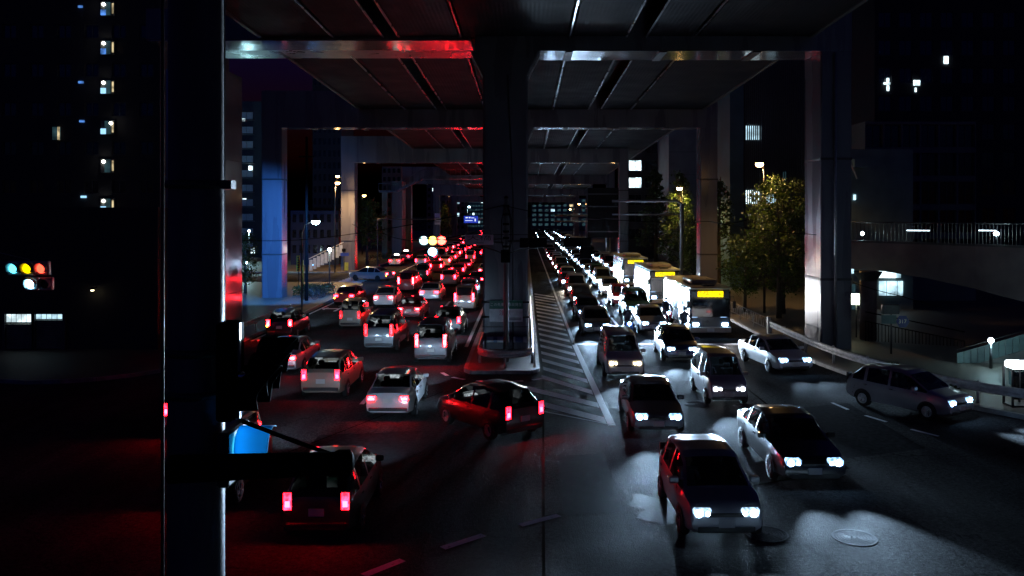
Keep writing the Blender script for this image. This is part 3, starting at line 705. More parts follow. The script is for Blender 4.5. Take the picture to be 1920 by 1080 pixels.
globe(px(1858,638,37.2), (px(1858,0,37.2).x,37.2,.14), 'white globe lamp before the sloping panel fence', E_MERC, 60, (.5,.9,1.), r=.12)

# ================================================================ trees
M_BARK = mat('bark', (.09,.07,.05), .9, var=.4, scale=12, bump=.5, bscale=25, streak=True)
def leafmat(name, c):
    m, N, L, P = nodes(name)
    geo = N.new('ShaderNodeNewGeometry'); rp = N.new('ShaderNodeValToRGB')
    rp.color_ramp.elements[0].color = (c[0]*.5,c[1]*.5,c[2]*.5,1); rp.color_ramp.elements[1].color = (c[0]*1.5,c[1]*1.4,c[2]*1.1,1)
    L.new(geo.outputs['Random Per Island'], rp.inputs[0]); L.new(rp.outputs[0], P.inputs['Base Color']); P.inputs['Roughness'].default_value = .5
    t = N.new('ShaderNodeBsdfTranslucent'); L.new(rp.outputs[0], t.inputs[0]); mx = N.new('ShaderNodeMixShader'); mx.inputs[0].default_value = .35
    L.new(P.outputs[0], mx.inputs[1]); L.new(t.outputs[0], mx.inputs[2]); L.new(mx.outputs[0], N['Material Output'].inputs[0])
    return m
M_LEAF = leafmat('dark green leaf', (.05,.085,.025)); M_LEAF2 = leafmat('fresh green leaf', (.06,.1,.018))
def tree(base, H, rad, label, shape='cone', leaf=M_LEAF, n=3600, ls=.16, name='street_tree', low=.15, seed=0, group='street trees'):
    rnd = random.Random(seed); b = Vector(base)
    o = empty(name, b, label, 'tree', group)
    tr = MB(); lean = rnd.uniform(-.2,.2)
    pts = [b+Vector((lean*t*t,rnd.uniform(-.05,.05),H*.93*t)) for t in [i/7 for i in range(8)]]
    r0 = H*.018+.04
    tr.path(pts, [r0*(1-.85*i/7) for i in range(8)], 8)
    tips = []
    nl = 34 if shape == 'cone' else 26
    for i in range(nl):
        t = low+(1-low)*.95*(i+rnd.random())/nl
        c = b+Vector((lean*t*t,0,H*.93*t))
        if shape == 'cone': L = rad*(1-t)**.75*rnd.uniform(.6,1.15)+.25
        else: L = rad*math.sqrt(max(.05,1-((t-.55)/.5)**2))*rnd.uniform(.55,1.1)
        a = i*2.4+rnd.uniform(-.4,.4)
        e = c+Vector((math.cos(a)*L, math.sin(a)*L, L*(.12 if shape == 'cone' else .55)))
        tr.path([c, (c+e)/2+Vector((0,0,L*.12)), e], [r0*.35*(1-t*.7), r0*.2*(1-t*.7), .012], 5)
        tips.append((c, e, L))
    tr.build('trunk', M_BARK, o, True)
    lv = MB(); per = n//len(tips)
    for c, e, L in tips:
        for k in range(per):
            t = rnd.random()**.6
            p = c.lerp(e, .25+.8*t)+Vector((rnd.gauss(0,.14+.12*L*.5), rnd.gauss(0,.14+.12*L*.5), rnd.gauss(0,.12+.07*L)))
            s = ls*rnd.uniform(.6,1.25)
            u = Vector((rnd.gauss(0,1),rnd.gauss(0,1),rnd.gauss(0,.7))).normalized()
            v = u.cross(Vector((rnd.gauss(0,1),rnd.gauss(0,1),rnd.gauss(0,1)))).normalized()
            lv.add([p-u*s*.5, p+v*s*.28-u*s*.05, p+u*s*.55, p-v*s*.28-u*s*.05], [(0,1,2,3)])
    me = bpy.data.meshes.new('crown'); me.from_pydata([tuple(Vector(v)-b) for v in lv.v], [], lv.f); me.materials.append(leaf)
    obj_from(me, 'crown', o)
    return o
tree((15.7,84.6,.14), px(0,303,84.6).z-.1, 2.3, 'conical tree opposite with a yellow lit crown', n=4200, ls=.26, seed=1)
tree((16.1,70,.14), px(0,318,70).z, 1.9, 'dark conical tree behind the second pier leg opposite', n=3600, ls=.22, seed=2)
tree((17.4,112,.14), px(0,300,112).z, 2.9, 'dark tall conical tree farther down the bus kerb', n=3600, ls=.34, seed=3)
tree((16.6,55,.14), px(0,345,55).z, 2.0, 'leafy tree lit yellow under the tall orange lamp', 'round', M_LEAF2, 5200, .2, seed=4, low=.18)
tree((17.6,57.5,.14), px(0,318,57.5).z, 1.9, 'dark leafy tree pressed behind the big right pier', 'round', M_LEAF, 4200, .2, seed=5, low=.2)
tree((15.3,58.5,.14), px(0,448,58.5).z, 1.5, 'small bushy tree low beside the bus kerb', 'round', M_LEAF2, 3000, .18, seed=6, low=.2)
tree((15.2,76,.14), px(0,425,76).z, 1.3, 'low round tree between the bus stop and pier leg', 'round', M_LEAF, 2400, .2, seed=7, low=.2)
tree((-20.9,111,.14), px(0,368,111).z, 2.6, 'leafy tree lit by the double orange lamp', 'round', M_LEAF2, 4800, .3, seed=8, low=.25)
tree((-20.5,215,.14), px(0,376,215).z, 2.2, 'little yellow green conifer far down the outbound road', n=1500, ls=.5, leaf=M_LEAF2, seed=9)
tree((12.5+6,190,.14), px(0,385,190).z, 2.5, 'far roadside tree beside the distant orange lamps', 'round', M_LEAF2, 1500, .5, seed=10)
tree((-24,84-12,.14), px(0,432,72).z, 1.2, 'small dark tree between the blue leg and yellow banner', 'round', M_LEAF, 1600, .2, seed=11)
# low hedge by the bicycles
def hedge(x0, x1, y0, y1, z1, label, seed, n=2600):
    rnd = random.Random(seed); mb = MB()
    for k in range(n):
        p = Vector((rnd.uniform(x0,x1), rnd.uniform(y0,y1), .14+z1*rnd.random()**.6)); s = rnd.uniform(.08,.17)
        u = Vector((rnd.gauss(0,1),rnd.gauss(0,1),rnd.gauss(0,1))).normalized(); v = u.cross(Vector((rnd.gauss(0,1),rnd.gauss(0,1),rnd.gauss(0,1)))).normalized()
        mb.add([p-u*s*.5, p+v*s*.3, p+u*s*.5, p-v*s*.3], [(0,1,2,3)])
    c = Vector(((x0+x1)/2,(y0+y1)/2,.14)); o = empty('hedge', c, label, 'hedge')
    me = bpy.data.meshes.new('foliage'); me.from_pydata([tuple(Vector(v)-c) for v in mb.v], [], mb.f); me.materials.append(M_LEAF); obj_from(me, 'foliage', o)
hedge(-19.4,-16.6,69.5,73.5,.75,'low clipped hedge behind the parked bicycles',21)
hedge(15.2,15.9,30.6,36,.5,'dark planting strip behind the curved guard rail',22,1500)
hedge(-22.6,-20.2,116,150,.9,'low dark hedge behind the parked taxis',23,3000)

# ================================================================ buildings
def facade(name, x0, x1, Y, z1, depth, label, cols, rows, wall, cat='building', lit={}, inset=.12, win=(.62,.55), z0=1.2, sill=True, default=None, part='window', bandm=None):
    """box building whose camera-facing front has a grid of window openings, each with frame and recessed pane"""
    o = empty(name, ((x0+x1)/2, Y, 0), label, cat)
    cw = (x1-x0)/cols; rh = (z1-z0)/rows
    MB().box(x0, x1, Y+inset+.1, Y+depth, -.1, z1).build('wall', wall, o)
    # front skin: mullion piers and spandrels around the openings
    f = MB()
    for i in range(cols+1):
        xa = x0+i*cw-cw*(1-win[0])/2 if i else x0; xb = x0+i*cw+cw*(1-win[0])/2 if i < cols else x1
        f.box(xa, xb, Y, Y+inset+.098, -.1, z1)
    for j in range(rows+1):
        za = z0+j*rh-rh*(1-win[1])/2 if j else -.1; zb_ = z0+j*rh+rh*(1-win[1])/2 if j < rows else z1
        for i in range(cols):
            f.box(x0+i*cw+cw*(1-win[0])/2+.001, x0+(i+1)*cw-cw*(1-win[0])/2-.001, Y+.004, Y+inset+.097, za, zb_)
    f.build('front_wall', wall, o)
    for i in range(cols):
        for j in range(rows):
            xa, xb = x0+i*cw+cw*(1-win[0])/2, x0+(i+1)*cw-cw*(1-win[0])/2
            za, zb_ = z0+j*rh+rh*(1-win[1])/2, z0+(j+1)*rh-rh*(1-win[1])/2
            p = MB().box(xa+.03, xb-.03, Y+inset+.03, Y+inset+.06, za+.03, zb_-.03).build(part, lit.get((i,j), default or M_PANE), o)
            if cw*FPX/Y > 14:
                t = .05; fr = MB()
                fr.box(xa,xb,Y+inset-.02,Y+inset+.02,za,za+t).box(xa,xb,Y+inset-.02,Y+inset+.02,zb_-t,zb_).box(xa,xa+t,Y+inset-.02,Y+inset+.02,za+t,zb_-t).box(xb-t,xb,Y+inset-.02,Y+inset+.02,za+t,zb_-t)
                fr.box((xa+xb)/2-t/2,(xa+xb)/2+t/2,Y+inset-.02,Y+inset+.02,za+t,zb_-t)
                fr.build('frame', M_FRAME, p)
    return o
M_BLD = mat('dark render wall', (.05,.05,.055), .8, var=.3, scale=.5, bump=.1)
M_BLD2 = mat('pale tile wall', (.32,.33,.34), .7, var=.25, scale=.4, bump=.1)
M_BLD3 = mat('grey panel wall', (.16,.17,.18), .6, var=.25, scale=.4)
# left tower: stair landings with bulbs
Yt = 60
tw = facade('apartment_tower', px(-60,0,Yt).x, px(300,0,Yt).x, Yt, 52, 14, 'dark apartment tower with a column of lit landings', 7, 17, M_BLD, z0=px(0,460,Yt).z, win=(.5,.35))
BULB = emit('landing bulb lit', (1,.96,.8), 9); 
for y, k in ((0,0),(3,1),(76,1),(150,2),(226,2),(298,0),(372,2)):
    if y == 0: continue
    a, b = px(188,y,Yt-.25), px(213,y+26,Yt-.25)
    w_ = MB().box(a.x, b.x, Yt-.2, Yt-.003, b.z, a.z).build('stair_landing', mat('landing wall', (.12,.13,.14), .7), tw)
    MB().box(a.x+.3, b.x-.25, Yt-.24, Yt-.202, b.z+.03, a.z-.03).build('pane', E_WIND, w_)
    q = px(194 if y != 226 else 208, y+5, Yt-.3); MB().lathe([(.02,-.12),(.12,-.05),(.12,.05),(.02,.12)], (q.x,Yt-.3,q.z), n=10).build('bulb', BULB, w_, True)
    if k: MB().box(a.x+.02, a.x+.4, Yt-.26, Yt-.203, b.z+.03, b.z+.42).build('pane', E_WINB if k == 1 else emit('pale blue lit window', (.35,.7,1.), 1.3), w_)
    MB().box(b.x-.12, b.x-.02, Yt-.26, Yt-.203, b.z+.15, a.z-.12).build('pane', E_WINY, w_)
for x, y, w, h, m in ((150,10,8,4,E_WINB),(151,152,9,4,E_WINB),(153,225,9,4,E_WINB),(156,367,10,4,emit('pale blue lit window',(.35,.7,1.),1.3)),(105,238,14,24,E_WIND),(110,238,4,24,E_WINY)):
    a = px(x,y,Yt-.1); s = Yt/FPX
    MB().box(a.x-w*s/2, a.x+w*s/2, Yt-.1-(.04 if w == 4 else 0), Yt-.003, a.z-h*s, a.z).build('pane', m, tw)
# shuttered garages at the foot
gx = empty('garage_row', (-23, 42, .14), 'low garage with roller shutters and lit transoms', 'garage')
a, b = px(-40,430,42), px(290,0,42)
wl_ = MB().box(a.x-4, b.x, 42.35, 48, 0, 7.3).build('wall', M_BLD, gx)
M_SHUT = mat('roller shutter', (.3,.29,.24), .5, var=.3, scale=2)
for x0_, x1_, lx in ((4,54,1),(60,113,1)):
    p, q = px(x0_,590,42), px(x1_,668,42)
    fr = MB().box(p.x-.12,p.x,42.2,42.345,.14,p.z+.1).box(q.x,q.x+.12,42.2,42.345,.14,p.z+.1).box(p.x,q.x,42.2,42.345,p.z+.002,p.z+.1).build('door_frame', M_FRAME, gx)
    k = 0; z = .16; zt = px(0,606 if x0_ < 50 else 600,42).z
    while z < zt-.09:
        sl_ = MB().add([(p.x+.02,42.33,z),(q.x-.02,42.33,z),(q.x-.02,42.27,z+.05),(p.x+.02,42.27,z+.05),(q.x-.02,42.33,z+.095),(p.x+.02,42.33,z+.095)],[(0,1,2,3),(3,2,4,5)]).build('slat', M_SHUT, gx); z += .1
    nsp = 5
    for i in range(nsp):
        xa = p.x+.04+(q.x-p.x-.08)*i/nsp; xb = p.x+.04+(q.x-p.x-.08)*(i+1)/nsp-.05
        MB().box(xa, xb, 42.29, 42.33, zt+.02, p.z-.02).build('transom_pane', E_WIN2 if x0_ < 50 else E_WIN, gx)
lp = px(110,660,40.5)
sl2 = empty('wall_lamp', (lp.x+.9, 41.9, 3.2), 'small hooded wall lamp over the garage forecourt', 'lamp')
MB().lathe([(.03,.12),(.1,.06),(.14,0),(.12,-.01)], (lp.x+.9,41.9,3.2), n=12).build('hood', M_DARK, sl2, True)
MB().lathe([(.09,-.012),(.07,-.07),(.001,-.09)], (lp.x+.9,41.9,3.2), n=12, close=False).build('bulb', emit('dim warm bulb', (1,.85,.5), 6), sl2, True)
MB().box(lp.x+.88, lp.x+.92, 41.9, 42.348, 3.26, 3.3).build('bracket', M_DARK, sl2)
# balcony block
Yb = 130
bb = empty('balcony_block', (px(470,0,Yb).x, Yb, 0), 'apartment block with pale lit balcony panels', 'building')
a, b = px(420,200,Yb), px(492,0,Yb)
MB().box(a.x, b.x, Yb, Yb+12, 0, px(0,190,Yb).z).build('wall', mat('dark grey block wall', (.06,.065,.07), .7), bb)  # dark grey wall behind the balcony panels
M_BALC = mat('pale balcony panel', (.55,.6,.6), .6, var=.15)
for j in range(13):
    y = 212+27*j
    for i, (x0_, x1_) in enumerate(((436,456),(457,466),(467,478))):
        p, q = px(x0_,y,Yb), px(x1_,y+12,Yb)
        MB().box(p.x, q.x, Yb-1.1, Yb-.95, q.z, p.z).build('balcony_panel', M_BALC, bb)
    p, q = px(436,y+12,Yb), px(478,y+13,Yb); MB().box(p.x, q.x, Yb-1.15, Yb, q.z-.12, q.z).build('balcony_floor', M_BLD3, bb)
for x, y in ((456,222),(470,316),(458,377),(474,470)):
    p = px(x,y,Yb); MB().box(p.x-.3,p.x+.3,Yb-.06,Yb-.003,p.z-.4,p.z+.4).build('window', E_WIN2, bb)
# dark slab and blue-lit low building behind the left lamp
facade('office_slab', px(586,0,140).x, px(640,0,140).x, 140, 34, 10, 'tall dark office slab between the blue and warm legs', 6, 16, M_BLD, lit={(4,11):E_WINB,(0,10):E_WIND}, z0=2)
lb = facade('low_workshop', px(545,0,112).x, px(636,0,112).x, 112, px(0,395,112).z, 9, 'low building with a blue lit wall behind the side street', 7, 3, mat('blue grey wall', (.015,.03,.08), .7, var=.3, scale=.6), lit={(3,1):M_PANE})
ul = empty('wall_lamp', px(588,500,111.2), 'added blue lamp turning the wall of the low building blue', 'lamp'); q = px(588,498,111.4)  # lamp added here to give the low building its blue light
MB().lathe([(.05,-.16),(.16,-.08),(.16,.08),(.05,.16)], q, n=12).build('bulb', emit('added blue bulb lit', (.12,.4,1.), 30), ul, True)
MB().box(q.x-.04,q.x+.04,q.y,111.99,q.z-.04,q.z+.04).build('bracket', M_DARK, ul)
light('POINT','lamp_light',ul,q+Vector((0,-.5,0)),180,(.12,.4,1.))
# buildings on the far left and at the end of the road
facade('far_block', px(716,0,165).x, px(752,0,165).x, 165, px(0,312,165).z, 12, 'dim brown block behind the far stairway', 4, 9, mat('brown wall',(.22,.16,.13),.8), lit={(3,4):E_WIN})
facade('far_office', px(800,0,290).x, px(872,0,290).x, 290, px(0,338,290).z, 14, 'far dark office with a few cool windows', 8, 8, M_BLD3, lit={(1,6):E_WIN2,(6,4):E_WIN,(6,2):E_WIN,(4,1):E_WIND})
facade('far_tower', px(874,0,330).x, px(912,0,330).x, 330, px(0,352,330).z, 14, 'far blue tower beside the median pillar', 7, 10, mat('blue glass wall',(.06,.12,.2),.3), default=E_WIND, lit={(5,6):E_WIN2,(2,3):E_WIN2,(4,1):E_WIN,(6,1):E_WINY})
facade('end_block', px(996,0,360).x, px(1100,0,360).x, 360, px(0,372,360).z, 14, 'far block closing the road above the headlights', 9, 6, mat('blue glass wall',(.06,.12,.2),.3), default=E_WIND, lit={(3,3):E_WIN,(6,4):E_WINY,(7,2):E_WIN2})
# right hand side
rA = facade('corner_office', px(1176,0,128).x, px(1236,0,128).x, 128, px(0,262,128).z, 12, 'office with bright cool windows beyond the conical trees', 2, 6, M_BLD, lit={(0,4):E_WIN2,(0,3):E_WIN2}, win=(.8,.62), z0=px(0,455,128).z)
rB = facade('blue_glass_office', px(1225,0,150).x, px(1262,0,150).x, 150, px(0,225,150).z, 14, 'blue glass office with lit upper windows', 5, 12, mat('blue glass wall',(.06,.12,.2),.3), default=E_WIND, lit={(0,10):E_WIN2,(1,10):E_WIN2,(3,11):E_WIN2,(4,11):E_WIN2,(4,10):E_WIN,(3,9):E_WINB,(2,10):E_WIN})
wb = empty('blank_wall_building', (px(1290,0,118).x,118,0), 'pale blank end wall rising behind the trees', 'building')
p, q = px(1254,0,118), px(1318,0,118); w_ = MB().box(p.x,q.x,118,130,0,px(0,215,118).z).build('wall', M_BLD2, wb)
MB().box(p.x-.15,q.x+.15,117.85,130,px(0,215,118).z+.002,px(0,215,118).z+.5).build('parapet', M_BLD3, wb)
for k in range(6): MB().box(p.x,q.x,117.96,117.998,6+k*3.2,6.06+k*3.2).build('joint', M_BLD3, wb)
# finned tower
Yf = 78
ft = empty('finned_tower', (px(1440,0,Yf).x,Yf,0), 'dark tower with vertical fins and cool lit windows', 'building')
p, q = px(1368,0,Yf), px(1530,0,Yf)
MB().box(p.x+1.3,q.x,Yf+.3,Yf+16,0,46).build('wall', M_BLD, ft)
MB().box(p.x,p.x+1.28,Yf-.1,Yf+15,0,46).build('corner_pier', mat('teal tile wall', (.1,.17,.18), .6, var=.3, scale=.5), ft)
n = 34
for i in range(n):
    x = p.x+1.45+(q.x-p.x-1.5)*i/n; MB().box(x,x+.07,Yf,Yf+.295,2,46).build('fin', M_BLD3, ft)
for x0_,x1_,y0_,y1_,m in ((1397,1425,236,262,E_WIN),(1397,1425,357,382,E_WIN2),(1437,1453,364,381,E_WIN),(1466,1474,322,342,E_WIND)):
    a, b = px(x0_,y0_,Yf+.28), px(x1_,y1_,Yf+.28); MB().box(a.x,b.x,Yf+.2,Yf+.297,b.z,a.z).build('window', m, ft)
# grid building and tall tower on the far right
Yg = 66
gb = facade('grid_office', px(1622,0,Yg).x, px(1830,0,Yg).x, Yg, px(0,228,Yg).z, 14, 'dark gridded office behind the footbridge', 6, 5, M_BLD3, win=(.9,.8), z0=3, inset=.25)
tb = facade('right_tower', px(1640,0,95).x, px(1990,0,95).x, 95, 40, 14, 'tall dark tower with three small lit windows', 9, 12, M_BLD, z0=2)
for x, y, w, h in ((1666,158,4,24),(1664,156,12,4),(1720,155,12,10),(1718,168,3,8),(1775,112,8,14)):
    a = px(x,y,94.8); s = 94.8/FPX; MB().box(a.x-w*s/2,a.x+w*s/2,94.9-(.02 if w == 12 else 0),94.997,a.z-h*s/2,a.z+h*s/2).build('window', E_WIN2, tb)
Yh = 60
ho = empty('shop_house', (px(1650,0,Yh).x,Yh,0), 'small building with bright shop windows under the footbridge', 'building')
a, b = px(1594,0,Yh), px(1712,0,Yh)
MB().box(a.x,b.x,Yh,Yh+6,0,px(0,280,Yh).z).build('wall', mat('teal plaster', (.2,.28,.28), .7, var=.3, scale=.6), ho)
for x0_,x1_,y0_,y1_,m in ((1648,1662,508,521,E_WIN2),(1663,1679,508,521,E_WIN2),(1680,1688,508,521,E_WIN),(1648,1661,527,554,E_WIN),(1663,1681,527,554,E_WIN),(1683,1692,527,554,E_WIN),
                          (1648,1656,596,660,E_WIN2),(1658,1668,596,660,E_WIN2),(1672,1680,596,660,E_WIN2),(1593,1600,504,513,E_WIN),(1597,1603,533,590,E_WIND),(1600,1604,365,375,E_WIN)):
    p, q = px(x0_,y0_,Yh), px(x1_,y1_,Yh); w_ = MB().box(p.x,q.x,Yh-.08,Yh-.003,q.z,p.z).build('window', m, ho)
    MB().box(p.x-.06,q.x+.06,Yh-.12,Yh-.083,q.z-.06,q.z-.002).build('sill', M_FRAME, w_)
p, q = px(1590,300,Yh), px(1618,310,Yh); MB().box(p.x,q.x,Yh-1.2,Yh-.004,q.z-.2,p.z).build('balcony', mat('teal plaster', (.2,.28,.28), .7), ho)
MB().bar(px(1594,302,Yh-.7),px(1608,335,Yh-.7),.25,.1).build('brace', M_BLD2, ho)
bs = empty('lit_box_sign', px(1606,571,46.5), 'small glowing white box sign by the footbridge column', 'sign')
p, q = px(1596,551,46.5), px(1615,571,46.5)
MB().rbox(p.x,q.x,46.4,46.6,q.z,p.z,.02).build('lit_box', emit('box sign lit', (.85,1.,.72), 9, patch=6), bs)
MB().tube(((p.x+q.x)/2,46.5,.14),((p.x+q.x)/2,46.5,q.z),.035).build('post', M_DARK, bs, True)

# ================================================================ pedestrian bridge on the right
pb = empty('pedestrian_bridge', (21, 44, 0), 'curved pedestrian bridge with railing and two white lamps', 'footbridge')
path = [(18.1,48.6,3.85),(19.8,46.4,3.8),(21.3,44.2,3.55),(22.6,42.2,3.2),(23.7,40.2,2.8),(24.8,38.2,2.4)]
gz = 5.35
gm = MB()
for i, (x, y, zl) in enumerate(path):
    gm.v += [(x,y,zl),(x,y,gz),(x+1.7,y+.9,gz),(x+1.7,y+.9,zl)]
    if i:
        a, b = (i-1)*4, i*4
        for k in range(4): gm.f.append((a+k, a+(k+1)%4, b+(k+1)%4, b+k)); gm.m.append(0)
gm.f += [(0,1,2,3),(20,21,22,23)]; gm.m += [0,0]
gm.build('girder', mat('bridge fascia', (.17,.13,.13), .55, var=.3, scale=1), pb)
e = MB()
for (x,y,zl),(x2,y2,zl2) in zip(path[:-1],path[1:]): e.bar((x-.04,y-.04,gz+.06),(x2-.04,y2-.04,gz+.06),.2,.12)
e.build('edge_beam', M_DARK, pb)
MB().path([(x,y,gz+1.15) for x,y,z in path],.035).build('handrail', M_DARK, pb, True)
k = 0
for (x,y,zl),(x2,y2,zl2) in zip(path[:-1],path[1:]):
    for t in range(12): 
        xx, yy = x+(x2-x)*t/12, y+(y2-y)*t/12
        MB().box(xx-.012,xx+.012,yy-.012,yy+.012,gz+.12,gz+1.13).build('baluster', M_DARK, pb)
p, q = px(1615,506,45.6), px(1646,700,45.6)
MB().tube(((p.x+q.x)/2,45.8,.1),((p.x+q.x)/2,45.8,3.86),.44,n=20).build('column', mat('column paint', (.15,.1,.1), .5, var=.3), pb, True)
MB().lathe([(.44,-.5),(.75,0)], ((p.x+q.x)/2,45.8,3.83), n=20, close=False).build('column_head', M_DARK, pb, True)
for x, Y in ((1617,48.0),(1868,41.0)):
    q = px(x,438,Y); l_ = MB().lathe([(.02,-.1),(.11,-.05),(.11,.05),(.02,.1)], q, n=10).build('lamp', E_MERC, pb, True)
    MB().tube(q, (q.x,q.y,gz+.1), .02).build('lamp_stem', M_DARK, pb, True)
for x0_, x1_, Y in ((1700,1733,45),(1835,1855,42)): 
    p, q = px(x0_,432,Y), px(x1_,432,Y); MB().bar(p, (q.x,Y-.6,p.z), .04, .05).build('light_strip', emit('railing strip light lit', (.7,.9,1.), 4), pb)
# stair fence descending to the right of the column
sf_ = empty('railing_fence', (21, 44, .14), 'dark picket railing before the shop windows', 'fence')
MB().bar((18.3,45.2,1.7),(22.6,43.2,.9),.06,.06).build('top_rail', M_BLACK, sf_); MB().bar((18.3,45.2,1.2),(22.6,43.2,.42),.05,.05).build('mid_rail', M_BLACK, sf_)
for i in range(30):
    t = i/29; MB().box(18.3+4.3*t-.015,18.3+4.3*t+.015,45.2-2*t-.015,45.2-2*t+.015,.14,1.2-.78*t).build('picket', M_BLACK, sf_)
# sloping panel fence
pf = empty('panel_fence', (21.5, 38.5, .14), 'sloping teal panel fence on a ramp', 'fence')
MBr = MB()
for i in range(11):
    x = px(1795+13*i,0,38.5).x; x2 = px(1795+13*(i+1),0,38.5).x-.03
    z0a, z0b = px(0,692-3.7*i,38.5).z, px(0,692-3.7*(i+1),38.5).z
    h = .72
    MB().add([(x,38.5,z0a),(x2,38.5,z0b),(x2,38.5,z0b+h),(x,38.5,z0a+h),(x,38.56,z0a),(x2,38.56,z0b),(x2,38.56,z0b+h),(x,38.56,z0a+h)],
             [(0,3,2,1),(4,5,6,7),(0,1,5,4),(1,2,6,5),(2,3,7,6),(3,0,4,7)]).build('panel', mat('teal fence panel', (.2,.3,.3), .5, var=.25, scale=2), pf)
a, b = px(1795,692-27,38.5), px(1938,651-27,38.5); MB().path([a+Vector((0,0,.22)), b+Vector((0,0,.22))],.03).build('top_rail', M_DARK, pf, True)
x0_, x1_ = px(1795,0,38.5).x, px(1938,0,38.5).x
MB().add([(x0_,38.45,.14),(x1_,38.45,.14),(x1_,38.45,px(0,651,38.5).z-.01),(x0_,38.45,px(0,692,38.5).z-.01),(x0_,38.62,.14),(x1_,38.62,.14),(x1_,38.62,px(0,651,38.5).z-.01),(x0_,38.62,px(0,692,38.5).z-.01)],
         [(0,3,2,1),(4,5,6,7),(0,1,5,4),(1,2,6,5),(2,3,7,6),(3,0,4,7)]).build('ramp_wall', M_CONC, pf)
# route signs
rs = empty('route_sign', (px(1672,0,41).x, 41, .14), 'dark blue hexagon route sign with plates on a post', 'sign')
pz = px(1671,0,41).x
MB().tube((pz,41,.14),(pz,41,px(0,570,41).z),.045).build('post', M_DARK, rs, True)
c = px(1693,603,40.9); hx = [(c.x+.33*math.cos(R(60*i)), c.z+.33*math.sin(R(60*i))) for i in range(6)]
MB().add([(x,40.9,z) for x,z in hx]+[(x,40.94,z) for x,z in hx], [tuple(range(6)),tuple(range(6,12))]+[(i,(i+1)%6,6+(i+1)%6,6+i) for i in range(6)]).build('hexagon_plate', mat('route sign blue', (.012,.03,.22), .4), rs)
lettering('317', .26, (c.x-.02,40.895,c.z), M_SWHITE, rs)
p, q = px(1653,591,40.92), px(1681,607,40.92); MB().box(p.x,q.x,40.92,40.96,q.z,p.z).build('guide_plate', mat('guide plate teal', (.05,.12,.13), .4), rs)
p, q = px(1654,571,40.92), px(1686,589,40.92); MB().rbox(p.x,q.x,40.85,41.1,q.z,p.z,.03).build('display_box', M_DARK, rs)
# telephone boxes at the frame edge
for i, (x, Y) in enumerate(((1905,30.0),(1931,31.2))):
    b0_ = px(x,0,Y); zt = px(0,690,Y).z
    tb_ = empty('telephone_box', (b0_.x,Y,.14), 'glass telephone box with a glowing white roof, '+('nearer' if i == 0 else 'cut by the frame edge'), 'telephone box', 'telephone boxes on the corner')
    w = .28
    MB().rbox(b0_.x-w,b0_.x+w,Y-w,Y+w,zt,zt+.25,.05).build('lit_roof', emit('kiosk roof lit', (.8,.92,1.), 6), tb_)
    for sx in (-1,1):
        for sy in (-1,1): MB().box(b0_.x+sx*w-.03,b0_.x+sx*w+.03,Y+sy*w-.03,Y+sy*w+.03,.14,zt-.004).build('corner_post', M_DARK, tb_)
        MB().box(b0_.x+sx*.13-.1,b0_.x+sx*.13+.1,Y-w+.035,Y-w+.05,.4,zt-.1).build('pane', M_PANE, tb_)
    MB().box(b0_.x-.2,b0_.x+.1,Y,Y+.1,zt-.6,zt-.12).build('telephone', E_WIND, tb_)
    MB().box(b0_.x-w-.03,b0_.x+w+.03,Y-w-.03,Y+w+.03,.10,.2).build('base', M_DARK, tb_)

# ================================================================ signs, gantries, stairway, wires
gs = empty('guide_sign', (13.2,75,.14), 'large dark guide sign seen from behind over the oncoming lanes', 'sign')
p, q = px(1102,352,75), px(1160,446,75)
MB().box(p.x,q.x,75.0,75.06,q.z,p.z).build('panel', M_BLACK, gs)
for k in range(4): zz = q.z+(p.z-q.z)*(k+.5)/4; MB().box(p.x+.05,q.x-.05,74.93,74.998,zz-.05,zz+.05).build('rib', M_DARK, gs)
MB().path([(13.9,74.8,.14),(13.9,74.8,7.8),(13.5,74.8,8.1),(q.x-.6,74.8,8.1)],[.16,.14,.12,.1],12).build('mast_arm', M_GALV, gs, True)
MB().path([(13.9,74.8,6.9),(q.x-.6,74.8,6.9)],.07,10).build('lower_arm', M_GALV, gs, True)
g2 = empty('sign_gantry', (12.4,128,.14), 'beige sign gantry with a box beyond the guide sign', 'gantry')
zz = px(0,404,128).z
MB().path([(12.9,128,.14),(12.9,128,zz),(px(1040,0,128).x,128,zz)],.16,10).build('mast_arm', mat('beige paint', (.45,.38,.28), .5), g2, True)
p, q = px(1070,400,127.7), px(1084,414,127.7); MB().box(p.x,q.x,127.6,127.8,q.z,p.z).build('box', mat('beige paint', (.45,.38,.28), .5), g2)
MB().path([(12.9,128,zz-.9),(px(1040,0,128).x,128,zz-.9)],.1,10).build('lower_arm', mat('beige paint', (.45,.38,.28), .5), g2, True)
bsn = empty('road_sign', (-18.6,110,.14), 'blue direction sign over the outbound lanes', 'sign')
p, q = px(870,405,110), px(896,418,110); MB().box(p.x,q.x,109.9,109.96,q.z,p.z).build('panel', emit('blue sign face headlight glow', (.02,.06,.8), .5, base=(.02,.06,.5)), bsn)  # emission stands in for headlights thrown back by the sign
for (x0_,x1_,y0_,y1_) in ((873,877,407,409),(879,882,407,409),(883,889,408,409),(872,886,413,414),(890,892,410,415)):
    a, b = px(x0_,y0_,109.88), px(x1_,y1_,109.88); MB().box(a.x,b.x,109.87,109.898,b.z,a.z).build('lettering', emit('sign lettering headlight glow', (.75,.85,1.), 1.2), bsn)  # lettering glows likewise, in place of headlight return
MB().path([(-3.4,110.1,.14),(-3.4,110.1,px(0,410,110).z),(p.x,110.1,px(0,410,110).z)],.1,10).build('mast_arm', M_GALV, bsn, True)
ps = empty('parking_sign', (px(820,0,92).x,92,5), 'small white and violet sign plates hung above the far signal', 'sign')
